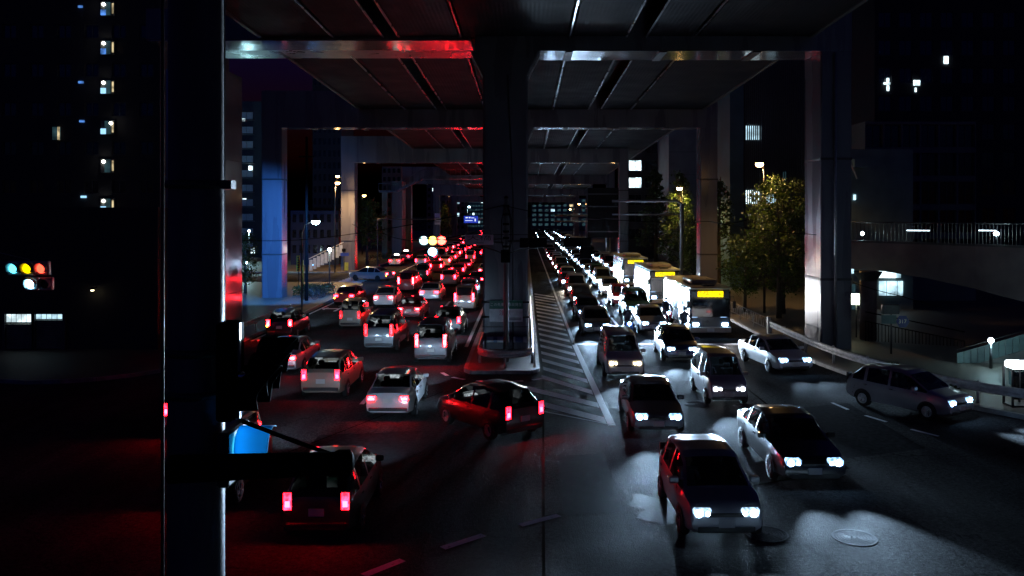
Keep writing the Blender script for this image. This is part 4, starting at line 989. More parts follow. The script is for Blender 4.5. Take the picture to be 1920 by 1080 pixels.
for (y0_,y1_,m) in ((400,408,mat('violet sign face', (.3,.22,.6), .4)),(410,415,mat('pale sign face', (.6,.55,.6), .4)),(417,421,mat('pale sign face', (.6,.55,.6), .4))):
    a, b = px(815,y0_,92), px(825,y1_,92); MB().box(a.x,b.x,92,92.05,b.z,a.z).build('plate', m, ps)
MB().path([(px(820,0,92).x,92.1,px(0,424,92).z),(px(820,0,92).x,92.1,px(0,398,92).z)],.03).build('hanger', M_DARK, ps, True)
MB().path([(-16.2,92.1,.1),(-16.2,92.1,px(0,411,92).z),(px(828,0,92).x,92.1,px(0,411,92).z)],.07).build('mast_arm', M_DARK, ps, True)
yb = empty('banner_sign', (px(560,0,74).x,74,.14), 'narrow yellow vertical banner sign by the hedge', 'sign')
p, q = px(556,479,74), px(562,509,74); MB().box(p.x,q.x,74,74.05,q.z,p.z).build('panel', mat('banner yellow', (.6,.42,.02), .5), yb)
MB().tube(((p.x+q.x)/2,74.08,.14),((p.x+q.x)/2,74.08,p.z),.03).build('post', M_DARK, yb, True)
for k in range(6):
    zz = p.z-.12-k*.22; MB().box(p.x+.07,q.x-.07,73.98,73.998,zz-.13,zz).build('lettering', M_INK, yb)
yp = empty('bollard', (px(567,0,76).x,76,.14), 'tall yellow post by the banner', 'post'); MB().tube((px(567,0,76).x,76,.14),(px(567,0,76).x,76,px(0,488,76).z),.09).build('post_shaft', mat('yellow paint', (.6,.4,.03), .45), yp, True)
MB().lathe([(.09,0),(.06,.05),(.001,.06)],(px(567,0,76).x,76,px(0,488,76).z),n=10,close=False).build('cap', M_DARK, yp, True)
dp = empty('utility_pole', (px(575,0,66).x,66,.14), 'thin dark utility pole beside the blue leg', 'pole')
MB().path([(px(575,0,66).x,66,.14),(px(575,0,66).x,66,13)],[.13,.09],10).build('shaft', M_BLACK, dp, True)
MB().box(px(575,0,66).x-.6,px(575,0,66).x+.6,65.95,66.05,11.4,11.5).build('crossarm', M_BLACK, dp)
rf = empty('ramp_fence', (px(610,0,100).x,100.5,.14), 'white panelled ramp fence rising behind the bicycles', 'fence')
for k in range(9):
    xa = px(580+7*k,0,100.5).x; xb = px(586+7*k,0,100.5).x; z_ = .14+k*.22
    MB().box(xa,xb,100.5,100.56,z_,z_+1.3).build('panel', mat('pale fence panel', (.45,.5,.58), .5), rf)
MB().bar((px(579,0,100.5).x,100.5,1.55),(px(644,0,100.5).x,100.5,3.55),.08,.08).build('top_rail', M_RAIL, rf)
us = empty('side_street_sign', (px(645,0,99.6).x,99.6,.14), 'blue street sign and yellow notice on a post before the warm leg', 'sign')
MB().tube((px(645,0,99.6).x,99.6,.14),(px(645,0,99.6).x,99.6,px(0,468,99.6).z),.05).build('post', M_DARK, us, True)
for x0_,x1_,y0_,y1_,m in ((638,654,474,480,mat('street sign blue',(.03,.06,.3),.4)),(646,653,492,507,mat('notice yellow',(.5,.5,.06),.5)),(641,648,466,472,M_BLACK)):
    a, b = px(x0_,y0_,99.5), px(x1_,y1_,99.5); MB().box(a.x,b.x,99.48,99.54,b.z,a.z).build('plate', m, us)
# far stairway footbridge
fb = empty('far_footbridge', (px(745,0,128).x,128,.14), 'far footbridge with stairs rising under the expressway', 'footbridge')
zl, zh = px(0,359,128).z, px(0,333,128).z
A, B, C_, D_ = px(712,359,128).x, px(744,359,128).x, px(796,333,128).x, px(912,333,128).x
MB().bar((A,128,zl),(B,128,zl),1.6,.3).build('landing', M_STEEL, fb); MB().bar((B,128,zl),(C_,128,zh),1.6,.3).build('stair_flight', M_STEEL, fb); MB().bar((C_,128,zh),(D_,128,zh),1.6,.5).build('bridge_deck', M_STEEL, fb)
MB().path([(A,127.2,zl+1.2),(B,127.2,zl+1.2),(C_,127.2,zh+1.2),(D_,127.2,zh+1.2)],.05).build('handrail', M_STEEL, fb, True)
for k in range(22):
    x = A+(D_-A)*k/21; z_ = zl if x < B else (zl+(zh-zl)*(x-B)/(C_-B) if x < C_ else zh)
    MB().tube((x,127.2,z_),(x,127.2,z_+1.2),.035,n=6).build('rail_post', M_STEEL, fb, True)
MB().box(A+.4,A+1.2,127.6,128.4,.1,zl-.151).build('column', M_CONC, fb); MB().box(px(733,0,128).x,px(752,0,128).x,128.9,133,.1,zl+1.6).build('stair_tower', M_CONC, fb)
# overhead wires
def wire(name, pts, r, label):
    P_ = []
    for a, b in zip(pts[:-1], pts[1:]):
        a, b = Vector(a), Vector(b); sag = (b-a).length*.012
        for i in range(9): t = i/8; P_.append(a.lerp(b,t)-Vector((0,0,4*sag*t*(1-t))))
    o = MB().path(P_, r, 6).build(name, M_BLACK, None, True); tag(o, label, 'cable', 'overhead cables'); return o
wire('overhead_cable', [px(-40,410,60),px(420,449,52),px(560,450,50),px(949,384,39)], .022, 'black cable strung from the tower to the median pole')
wire('overhead_cable', [px(949,386,38.9),px(1005,398,38.9),px(1330,415,52),px(1530,440,43)], .02, 'black cable strung from the median pole to the right pier')
wire('overhead_cable', [px(660,420,97),px(720,438,75),px(870,440,39)], .025, 'black cable crossing before the warm leg')
wire('overhead_cable', [px(1160,438,100),px(1270,433,84),px(1500,385,58)], .03, 'pale lit cable strung through the trees opposite')
wire('overhead_cable', [px(1600,530,46),px(1690,555,42),px(1760,575,40)], .02, 'thin cable before the shop windows')
# ================================================================ vehicles
PAINTS = {'white': (.62,.63,.64), 'silver': (.36,.37,.39), 'black': (.012,.012,.014), 'grey': (.1,.105,.115), 'dark blue': (.015,.03,.1), 'red': (.3,.015,.02), 'beige': (.4,.34,.25), 'dark green': (.015,.06,.04)}
def paint(c):
    n = 'car paint '+c
    if n not in MATS: mat(n, PAINTS[c], .32, metal=.25 if c in ('silver','grey','dark blue') else 0, var=.08, scale=2, coat=.8, rvar=.05)
    return MATS[n]
def lerp_tab(tab, y):
    if y <= tab[0][0]: return tab[0][1]
    for (a, p), (b, q) in zip(tab[:-1], tab[1:]):
        if y <= b: 
            t = (y-a)/(b-a); return p+(q-p)*t
    return tab[-1][1]
TYPES = {   # length, width, top line from tail to nose, belt height, windscreen range, rear glass range, pillars, wheel positions, wheel radius
 'sedan': dict(L=4.6, W=1.72, belt=.9, top=[(-2.3,.74),(-2.24,.96),(-1.62,1.03),(-.98,1.38),(-.35,1.45),(.25,1.42),(.55,1.34),(1.25,.95),(2.1,.78),(2.24,.7),(2.3,.56)], ws=(.5,1.22), rg=(-1.6,-.95), pil=[(-.12,-.02),(-.95,-.85)], wx=(-1.35,1.42), wr=.31, tail=(.3,.15,.78)),
 'hatchback': dict(L=3.9, W=1.68, belt=.93, top=[(-1.95,.75),(-1.9,1.0),(-1.72,1.12),(-1.35,1.46),(-.5,1.53),(.2,1.5),(.5,1.4),(1.2,.98),(1.75,.85),(1.89,.74),(1.95,.56)], ws=(.45,1.17), rg=(-1.74,-1.36), pil=[(-.25,-.15),(-1.2,-1.08)], wx=(-1.2,1.22), wr=.3, tail=(.17,.38,.92)),
 'minivan': dict(L=4.7, W=1.73, belt=1.02, top=[(-2.35,.8),(-2.32,1.15),(-2.22,1.5),(-2.05,1.8),(-1.2,1.86),(.4,1.84),(.8,1.74),(1.55,1.12),(2.1,.95),(2.28,.8),(2.35,.58)], ws=(.75,1.52), rg=(-2.3,-2.06), pil=[(-.3,-.2),(-1.35,-1.23),(.52,.6)], wx=(-1.4,1.45), wr=.32, tail=(.15,.55,1.1)),
 'microvan': dict(L=3.4, W=1.475, belt=1.0, top=[(-1.7,.75),(-1.68,1.1),(-1.62,1.5),(-1.5,1.76),(-.6,1.82),(.55,1.8),(.85,1.7),(1.32,1.1),(1.55,.92),(1.65,.78),(1.7,.55)], ws=(.82,1.3), rg=(-1.66,-1.5), pil=[(-.15,-.05),(.62,.68)], wx=(-1.1,1.1), wr=.28, tail=(.13,.4,.95)),
}
def car_parts(T, step):
    hl = T['L']/2; W = T['W']/2
    ys = set([t[0] for t in T['top']] + list(T['ws']) + list(T['rg']))
    for a, b in T['pil']: ys |= {a, b}
    y = -hl
    while y < hl: ys.add(round(y, 3)); y += step
    ys = sorted(ys); out = [ys[0]]
    for y in ys[1:]:
        if y-out[-1] > .018: out.append(y)
    ys = out
    def section(y):
        u = abs(y)/hl; w = W*(1-.11*u**5-.03*u**14)
        top = lerp_tab(T['top'], y); belt = min(T['belt']+.03*(-y/hl), top-.035)
        cab = max(0, min(1, (top-belt-.04)/.38)); 
        zb0 = .2+.1*max(0, u-.86)/.14
        rw = w*(.9-.15*cab); ez = top-.03-.05*cab
        pts = [(0,zb0),(w*.8,zb0),(w*.96,zb0+.07),(w*.995,(belt+zb0)*.42+.06),(w,(belt+zb0)*.6),(w*.975,belt*.88),(w*.94,belt)]
        for t in (.35,.7,1.): pts.append((w*.94+(rw-w*.94)*(t**1.15), belt+(ez-belt)*t))
        pts += [(rw*.9,top-.012-.012*cab),(rw*.55,top-.004),(0,top)]
        return pts, cab
    S = [section(y) for y in ys]; K = len(S[0][0])
    V = []
    for y, (pts, c) in zip(ys, S):
        # left half reversed then right half -> closed ring open at bottom centre
        ring = [(-x, y, z) for x, z in pts[::-1]][:-1] + [(0, y, pts[0][1])] + [(x, y, z) for x, z in pts[1:]]
        V.append(ring)
    n = len(V[0]); parts = {'body': []}
    for i in range(len(ys)-1):
        ym = (ys[i]+ys[i+1])/2; cab = min(S[i][1], S[i+1][1]); cmx = max(S[i][1], S[i+1][1])
        for j in range(n-1):
            jj = min(j, n-2-j)        # 0 = roof centre on both ends of the ring
            key = 'body'
            a = K-1-jj-1              # lower index of the profile cell
            if 9 >= a+1 > 6 and cmx > .12 and T['rg'][0]+.1 < ym < T['ws'][1]:
                if not any(p < ym < q for p, q in T['pil']) and a+1 <= 9: key = ('side_window', j < n/2, sum(ym > q for p, q in T['pil']))
            elif a >= 10 or a == 9 and False:
                if T['ws'][0] < ym < T['ws'][1]: key = ('windscreen',)
                elif T['rg'][0] < ym < T['rg'][1]: key = ('rear_window',)
            parts.setdefault(key, []).append((i*n+j, i*n+j+1, (i+1)*n+j+1, (i+1)*n+j))
        # roof centre seam cell between the ring ends
    flat = [v for r in V for v in r]
    parts['body'].append(tuple(range(n))[::-1]); parts['body'].append(tuple((len(ys)-1)*n+j for j in range(n)))
    return flat, parts, section
def submesh(flat, faces, name, m, smooth=True):
    idx = {}; vs = []; fs = []
    for f in faces:
        g = []
        for i in f:
            if i not in idx: idx[i] = len(vs); vs.append(flat[i])
            g.append(idx[i])
        fs.append(tuple(g))
    me = bpy.data.meshes.new(name); me.from_pydata(vs, [], fs); me.polygons.foreach_set('use_smooth', [smooth]*len(fs)); me.update()
    import bmesh
    bm = bmesh.new(); bm.from_mesh(me); bmesh.ops.remove_doubles(bm, verts=bm.verts, dist=.0005); bmesh.ops.recalc_face_normals(bm, faces=bm.faces); bm.to_mesh(me); bm.free()
    me.set_sharp_from_angle(angle=R(38))
    me.materials.append(m); return me
def wheel_meshes(r, w=.19):
    tyre = MB().lathe([(r*.62,-w/2),(r*.93,-w/2),(r,-w*.32),(r,w*.32),(r*.93,w/2),(r*.62,w/2)], n=22, axis='x', close=False).mesh('tyre', True); tyre.materials.append(M_TYRE)
    rm = MB().lathe([(r*.64,w*.45),(r*.58,w*.46),(r*.55,w*.3),(.04,w*.32)], n=22, axis='x', close=True)
    for k in range(5):
        t = 2*math.pi*k/5; rm.bar((w*.38,.05*math.cos(t),.05*math.sin(t)),(w*.42,r*.6*math.cos(t),r*.6*math.sin(t)),.06,.03)
    rm = rm.mesh('rim'); rm.materials.append(M_RIM); return tyre, rm
LIB = {}
def car_lib(kind, lod):
    """list of (part name, mesh, location, rotz, paint?, children) shared by every car of the kind"""
    if (kind, lod) in LIB: return LIB[kind, lod]
    T = TYPES[kind]; flat, parts, section = car_parts(T, .14 if lod == 0 else .5)
    hl = T['L']/2; W = T['W']/2; P = []
    P.append(('body', submesh(flat, parts.pop('body'), 'body', M_TRIM), True, []))
    if lod == 0:
        for k, fs in parts.items(): P.append((k[0], submesh(flat, fs, k[0], M_GLASSC), False, []))
    else:
        P.append(('window', submesh(flat, [f for fs in parts.values() for f in fs], 'window', M_GLASS), False, []))
    def simple(mb, name, m, smooth=False):
        me = mb.mesh(name, smooth); me.materials.append(m); return me
    tw, th, tz = T['tail']
    for s in (-1, 1):
        hz = .66 if kind != 'minivan' else .74
        wf = W*.83
        P.append(('headlight', simple((MB().rbox if lod == 0 else lambda *a: MB().box(*a[:6]))(s*wf-(.4 if s > 0 else 0), s*wf+(0 if s > 0 else .4), hl-.34, hl-.015, hz-.1, hz+.095, .04), 'headlight', E_HEAD[0]), 'head', [] if lod else [('bulb', simple(MB().lathe([(.085,0),(.075,.012),(.001,.02)], (s*(wf-.13), hl-.013, hz), 'y', 12, close=False).lathe([(.05,0),(.045,.01),(.001,.016)], (s*(wf-.31), hl-.013, hz-.01), 'y', 10, close=False), 'bulb', E_HEAD[1]))]))
        P.append(('taillight', simple((MB().rbox if lod == 0 else lambda *a: MB().box(*a[:6]))(s*W*.835-(tw if s > 0 else 0), s*W*.835+(0 if s > 0 else tw), -hl-.012, -hl+.02, tz-th/2, tz+th/2, .015), 'taillight', E_TAIL[0]), 'tail', [] if lod else [('bulb', simple(MB().rbox(s*(W*.835-tw/2)-tw*.3, s*(W*.835-tw/2)+tw*.3, -hl-.019, -hl, tz-th*.32, tz+th*.02, .006), 'bulb', E_TAIL[1])), ('lamp_housing', simple(MB().box(s*(W*.835-tw/2)-tw/2-.02, s*(W*.835-tw/2)+tw/2+.02, -hl+.003, -hl+.09, tz-th/2-.02, tz+th/2+.02), 'lamp_housing', M_TRIM))]))
    if lod == 0:
        P.append(('grille', simple(MB().rbox(-.38,.38,hl-.2,hl-.008,.5,.66,.02).rbox(-.6,.6,hl-.2,hl+.012,.27,.4,.02), 'grille', M_TRIM), False, []))
        P.append(('number_plate', simple(MB().box(-.165,.165,hl+.012,hl+.024,.38,.545), 'number_plate', M_PLATE), False, []))
        P.append(('number_plate', simple(MB().box(-.165,.165,-hl-.022,-hl-.004,.6 if kind != 'sedan' else .62,.765), 'number_plate', M_PLATE), False, []))
        P.append(('bumper_strip', simple(MB().rbox(-W*.78,W*.78,-hl-.03,-hl+.12,.34,.46,.02), 'bumper_strip', M_TRIM), False, []))
        for s in (-1, 1):
            P.append(('mirror', simple(MB().rbox(s*W*.93-(.0 if s > 0 else .21), s*W*.93+(.21 if s > 0 else .0), T['ws'][1]-.42, T['ws'][1]-.3, T['belt']+.02, T['belt']+.16, .025), 'mirror', M_TRIM), True, []))
        for s in (-1, 1):
            for yv in T['wx']:
                arch = MB(); r = T['wr']; q = []
                for i in range(13):
                    t = math.pi*i/12
                    for rr in (r*.5, r*1.17): q.append((s*(W+.006), yv+rr*math.cos(t), r+rr*math.sin(t)))
                arch.add(q, [(2*i,2*i+1,2*i+3,2*i+2) for i in range(12)])
                P.append(('wheel_arch', simple(arch, 'wheel_arch', M_TRIM), False, []))
                dl = MB()
        for s in (-1, 1):                                        # door shut lines and handles
            for (ya, yb_) in ((.28,.42),(-.72,-.58)):
                P.append(('door_handle', simple(MB().rbox(s*(W*.985)-.015, s*(W*.985)+.02, ya-.45, yb_-.45, T['belt']*.86, T['belt']*.86+.035, .008), 'door_handle', M_CHROME), False, []))
        ys_ = T['ws'][0]-.72; hs_ = .12 if kind in ('minivan','microvan') else 0
        for sx in (-1, 1):
            P.append(('seat', simple(MB().rbox(sx*.36-.24, sx*.36+.24, ys_-.1, ys_+.42, .32+hs_, .5+hs_, .05).rbox(sx*.36-.23, sx*.36+.23, ys_-.26, ys_-.1, .42+hs_, 1.02+hs_, .06).rbox(sx*.36-.12, sx*.36+.12, ys_-.25, ys_-.13, 1.03+hs_, 1.2+hs_, .04), 'seat', M_SEAT), False, []))
        P.append(('rear_bench', simple(MB().rbox(-.6, .6, ys_-1.1, ys_-.9, .4+hs_, .98+hs_, .06).rbox(-.6, .6, ys_-.9, ys_-.45, .32+hs_, .5+hs_, .05), 'rear_bench', M_SEAT), False, []))
        P.append(('dashboard', simple(MB().rbox(-W*.84, W*.84, T['ws'][1]-.55, T['ws'][1]-.12, .6, T['belt']-.06, .06), 'dashboard', M_TRIM), False, []))
        P.append(('steering_wheel', simple(MB().path([(.36+.17*math.cos(2*math.pi*i/16), ys_+.52+.05*math.sin(2*math.pi*i/16), T['belt']+.02+hs_*.5+.16*math.sin(2*math.pi*i/16)) for i in range(16)], .014, 6, closed=True), 'steering_wheel', M_TRIM), False, []))
        ty, rm = wheel_meshes(T['wr'])
        for s in (-1, 1):
            for yv in T['wx']: P.append(('wheel', ty, ('wheel', s*(W-.075), yv, T['wr'], s), [('rim', rm)]))
    else:
        wm_ = simple(MB().lathe([(T['wr'],-.1),(T['wr'],.1)], (0,0,0), 'x', 10), 'wheel', M_TYRE)
        for s in (-1, 1):
            for yv in T['wx']: P.append(('wheel', wm_, ('wheel', s*(W-.09), yv, T['wr'], s), []))
    LIB[kind, lod] = P; return P
E_OFF = mat('unlit red lamp', (.15,.01,.01), .25); E_OFFH = mat('unlit clear lamp', (.5,.5,.5), .15)
SP = {}
def spot_data(e, c):
    k = ('spot', e, c)
    if k not in SP:
        d = bpy.data.lights.new('headlight_beam', 'SPOT'); d.energy = e; d.color = c; d.spot_size = R(46); d.spot_blend = 1.; d.shadow_soft_size = .07; SP[k] = d
    return SP[k]
def car(kind, x, y, rz, colr, label, group, lod=0, head=E_HEAD, tail=E_TAIL, beam=0, beamc=(.48,.72,1), taxi=False, amber=0, z=0):
    root = empty('parked_taxi' if taxi == 2 else ('taxi' if taxi else {'sedan':'sedan_car','hatchback':'hatchback_car','minivan':'minivan','microvan':'microvan'}[kind]), (x, y, z), label, 'taxi' if taxi else 'car', group, rz)
    T = TYPES[kind]; root.scale = (random.uniform(.97,1.04), random.uniform(.95,1.05), random.uniform(.96,1.05))
    for name, me, how, kids in car_lib(kind, lod):
        o = bpy.data.objects.new(name, me); col.objects.link(o); o.parent = root
        if how is True: o.material_slots[0].link = 'OBJECT'; o.material_slots[0].material = paint(colr)
        elif how == 'head': o.material_slots[0].link = 'OBJECT'; o.material_slots[0].material = head[0]
        elif how == 'tail': o.material_slots[0].link = 'OBJECT'; o.material_slots[0].material = tail[0]
        elif isinstance(how, tuple):
            o.location = how[1:4]; o.rotation_euler = (random.uniform(0,6), 0, 0 if how[4] > 0 else math.pi)
            for kn, km in kids: k = bpy.data.objects.new(kn, km); col.objects.link(k); k.parent = o
        if how in ('head', 'tail'):
            for kn, km in kids:
                k = bpy.data.objects.new(kn, km); col.objects.link(k); k.parent = o
                if kn != 'bulb': continue
                k.material_slots[0].link = 'OBJECT'; k.material_slots[0].material = (head if how == 'head' else tail)[1]
        if how == 'head' and beam:
            xs = [v.co.x for v in me.vertices]; cx = (min(xs)+max(xs))/2
            l = bpy.data.objects.new('headlight_beam', spot_data(beam, beamc)); col.objects.link(l); l.parent = root
            l.location = (cx, T['L']/2+.03, .68); l.rotation_euler = (R(86.6), 0, 0)
    if taxi:
        zt = lerp_tab(T['top'], 0)+.0
        MB().rbox(-.3,.3,-.14,.06,zt-.02,zt+.13,.05).build('roof_lamp', E_TAXI, root, local=True)
    if amber:
        s = amber; W = T['W']/2; hl = T['L']/2
        MB().rbox(s*W*.86-(.1 if s > 0 else 0), s*W*.86+(0 if s > 0 else .1), -hl-.022, -hl+.1, T['tail'][2]-.22, T['tail'][2]-.12, .02).build('indicator', E_AMBER, root, local=True)
    return root
ORD = ['first','second','third','fourth','fifth','sixth','seventh','eighth','ninth','tenth','eleventh','twelfth','thirteenth','fourteenth','fifteenth','sixteenth','seventeenth','eighteenth','nineteenth','twentieth'] + ['%d%s' % (n, {1:'st',2:'nd',3:'rd'}.get(n % 10 if n % 100 not in (11,12,13) else 0,'th')) for n in range(21, 80)]
rnd = random.Random(11)
KIND = ['sedan','sedan','hatchback','minivan','microvan','hatchback']; COL = ['white','white','silver','silver','black','grey','dark blue','red','beige','dark green']
def nose(kind): return TYPES[kind]['L']/2
# outbound lanes: tail lamps
LN = {-4.5: ('lane beside the median', [19.8, 30.5, 41, 50, 62, 71]), -7.5: ('second lane from the median', [21.5, 33.5, 44.5, 57, 68.5]), -10.6: ('third lane from the median', [28, 38.5, 52, 64]), -13.6: ('left kerb lane', [48.5, 66])}
for X, (nm, near) in LN.items():
    ysl = list(near); y = near[-1]
    if X == -13.6: y = 100
    while y < 265:
        y += rnd.uniform(8.5, 14); ysl.append(y)
    for i, y in enumerate(ysl):
        k = rnd.choice(KIND); c = rnd.choice(COL); br = rnd.random() < .45
        car(k, X+rnd.uniform(-.2,.2), y, R(rnd.uniform(-1,1)), c, '%s %s with red tail lamps, %s from camera, %s' % (c, k, ORD[i], nm), 'cars driving away on the outbound road',
            0 if y < 62 else 1, E_HEADA, beam=250 if y < 60 else 0, tail=(E_BRAKE if br else rnd.choice((E_TAIL, E_TAIL, E_DIMT))) if y < 62 else (E_BRAKEF if br else E_TAILF), amber=(-1 if X == -13.6 and y < 70 else 0))
car('sedan', -16.0, 87.5, R(62), 'silver', 'silver sedan with amber indicator turning into the side street', 'cars driving away on the outbound road', 1, E_HEADA, E_BRAKEF, amber=-1)
car('hatchback', -1.2, 27.4, R(38), 'black', 'black hatchback with red tail lamps swinging round the median nose', 'cars driving away on the outbound road', 0, E_HEADA, E_TAIL, beam=250)
car('sedan', -17.3, 113, R(2), 'white', 'parked white taxi with lit roof lamp, nearer of two by the hedge', 'taxis waiting by the hedge', 1, E_HEADA, E_BRAKE, taxi=2)
car('sedan', -17.6, 124, R(2), 'silver', 'parked silver taxi with lit roof lamp, farther of two by the hedge', 'taxis waiting by the hedge', 1, E_HEADA, E_BRAKE, taxi=2)
JUNCTION = []
# inbound lanes: headlamps
RN = {4.2: ('lane beside the hatching', [17.6, 26.2, 35.2], 47.6), 7.35: ('middle inbound lane', [21.4, 30.4, 39.2], 48.2)}
for X, (nm, ahead, q0) in RN.items():
    for i, y in enumerate(ahead):
        k = ['hatchback','sedan','minivan','sedan','microvan','hatchback'][i+(X > 5)*3]; c = ['silver','grey','white','black','silver','dark blue'][i+(X > 5)*3]
        _o = car(k, X, y+nose(k), R(180+rnd.uniform(-1.5,1.5)), c, 'glaring %s %s %s past the stop line, %s' % (c, k, ['third','second','just'][i], nm), 'oncoming cars in the junction',
            0, [E_HEAD, E_HEADC, E_HEADW, E_HEADC, E_HEADD, E_HEAD][i+(X > 5)*3], tail=E_INT, beam=14000); JUNCTION.append((_o, k, '%s %s %s past the stop line' % (c, k, ['third','second','just'][i])))
    y = q0; i = 0
    while y < 300:
        k = rnd.choice(KIND); c = rnd.choice(COL); wm = rnd.random() < .25
        car(k, X+rnd.uniform(-.15,.15), y+nose(k), R(180+rnd.uniform(-1,1)), c, '%s %s with headlamps lit, %s behind stop line, %s' % (c, k, ORD[i], nm), 'oncoming cars queued behind the stop line',
            0 if y < 62 else 1, (E_HEADW if wm else rnd.choice((E_HEAD, E_HEADC, E_HEADC, E_HEADD))) if y < 62 else E_HEADF, tail=E_INT, beam=24000 if y < 95 else 0, beamc=(1,.9,.75) if wm else (.48,.72,1))
        y += TYPES[k]['L']+rnd.uniform(1.6, 4.2); i += 1
# kerb lane behind the buses
y = 96; i = 0
while y < 300:
    k = rnd.choice(KIND); c = rnd.choice(COL)
    car(k, 10.5, y+nose(k), R(180), c, '%s %s with headlamps lit, %s behind the buses, kerb lane' % (c, k, ORD[i]), 'oncoming cars queued behind the stop line', 1, E_HEADF, E_INT)
    y += TYPES[k]['L']+rnd.uniform(2, 5); i += 1
# cars sweeping round the corner
for i, (x, y, a, k, c, l) in enumerate(((11.4,38.6,188,'sedan','white','white sedan with bright headlamps beginning to turn at the corner kerb'),
                                     (13.6,29.9,213,'hatchback','silver','silver hatchback with bright headlamps midway round the corner kerb'),
                                     (19.2,23.6,240,'minivan','black','black minivan with bright headlamps leaving the corner at the frame edge'))):
    _o = car(k, x, y, R(a), c, l, 'oncoming cars turning at the corner', 0, E_HEADC, tail=E_INT, beam=8000); JUNCTION.append((_o, k, c+' '+k+' turning at the corner'))

# ---------------------------------------------------------------- buses
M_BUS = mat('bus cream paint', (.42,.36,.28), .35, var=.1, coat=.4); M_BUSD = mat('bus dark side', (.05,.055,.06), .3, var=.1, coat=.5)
def bus(x, y, label):
    o = empty('bus', (x, y, 0), label, 'bus', 'buses along the kerb lane')
    L, W, H = 9.0, 2.3, 2.85; f = 0                               # front faces the camera, y is the front bumper
    def b(name, m, *a, sm=False, par=o, r=.03): return MB().rbox(*a, r).build(name, m, par, local=True)
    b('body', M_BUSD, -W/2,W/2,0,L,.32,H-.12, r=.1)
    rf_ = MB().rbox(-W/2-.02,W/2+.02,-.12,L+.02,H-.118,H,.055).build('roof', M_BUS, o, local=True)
    b('air_conditioner', M_BUS, -.75,.75,1.6,4.4,H+.002,H+.28, par=rf_, r=.08)
    b('roof_vent', M_BUSD, -.3,.35,.5,1.1,H+.002,H+.1, par=rf_, r=.03)
    b('windscreen', M_GLASS, -W/2+.08,W/2-.08,-.03,.04,1.15,H-.62)
    b('destination_display', E_LED, -.72,.72,-.05,.03,H-.55,H-.22)
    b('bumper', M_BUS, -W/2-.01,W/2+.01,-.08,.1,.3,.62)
    for s in (-1,1):
        b('headlight', E_HEADC[1], s*.82-.17,s*.82+.17,-.06,.06,.68,.84)
        b('marker_lamp', E_AMBER, s*1.02-.05,s*1.02+.05,-.06,.0,H-.2,H-.12) if False else None
        for k in range(7): b('side_window', emit('bus interior light', (.6,.8,1.), .4, sample=False, patch=3), s*W/2-.02,s*W/2+.02,.9+k*1.12,1.9+k*1.12,1.3,2.3, r=.01)
        for yy in (1.9, 6.8):
            t = MB().lathe([(.25,-.13),(.44,-.13),(.46,-.08),(.46,.08),(.44,.13),(.25,.13)], (s*(W/2-.12),yy,.46), 'x', 20).build('wheel', M_TYRE, o, True, local=True)
            MB().lathe([(.24,.0),(.2,.05),(.05,.06)], (s*(W/2-.12)+s*.09,yy,.46), 'x', 14).build('rim', M_RIM, t, True, local=True)
        b('mirror', M_TRIM, s*1.28-.09,s*1.28+.09,-.3,-.22,1.7,2.1)
        MB().path([(s*1.1,0,2.3),(s*1.25,-.2,2.35),(s*1.28,-.26,2.1)],.018,6).build('mirror_arm', M_TRIM, o, local=True)
        l = bpy.data.objects.new('headlight_beam', spot_data(6000,(.95,.95,1))); col.objects.link(l); l.parent = o; l.location = (s*.82,-.1,.76); l.rotation_euler = (R(88), 0, R(180))
    b('number_plate', M_PLATE, -.2,.2,-.1,-.082,.36,.54, r=.006)
    return o
bus(10.4, 47.2, 'cream roofed bus with yellow display, nearest of three at the kerb')
bus(10.4, 62.5, 'cream roofed bus with yellow display, middle of three at the kerb')
bus(10.3, 78.5, 'cream roofed bus with yellow display, farthest of three at the kerb')

# ---------------------------------------------------------------- motorbikes with riders
M_JKT = mat('rider jacket', (.03,.035,.05), .7); M_HELM = mat('helmet gloss', (.5,.5,.52), .15, coat=.8); M_SKIN = mat('skin', (.42,.26,.19), .55)
M_SCOOT = mat('scooter blue', (.03,.08,.25), .3, coat=.7)
def skin_body(name, joints, edges, m, parent):
    me = bpy.data.meshes.new(name); me.from_pydata([j[0] for j in joints], edges, []); o = bpy.data.objects.new(name, me); col.objects.link(o)
    md = o.modifiers.new('skin', 'SKIN'); 
    for i, j in enumerate(joints): me.skin_vertices[0].data[i].radius = (j[1], j[1])
    me.skin_vertices[0].data[0].use_root = True
    o.modifiers.new('sub', 'SUBSURF').levels = 1; o.modifiers['sub'].render_levels = 1
    dg = bpy.context.evaluated_depsgraph_get(); dg.update(); m2 = bpy.data.meshes.new_from_object(o.evaluated_get(dg)); bpy.data.objects.remove(o)
    m2.materials.clear(); m2.materials.append(m); m2.polygons.foreach_set('use_smooth', [True]*len(m2.polygons))
    return obj_from(m2, name, parent)
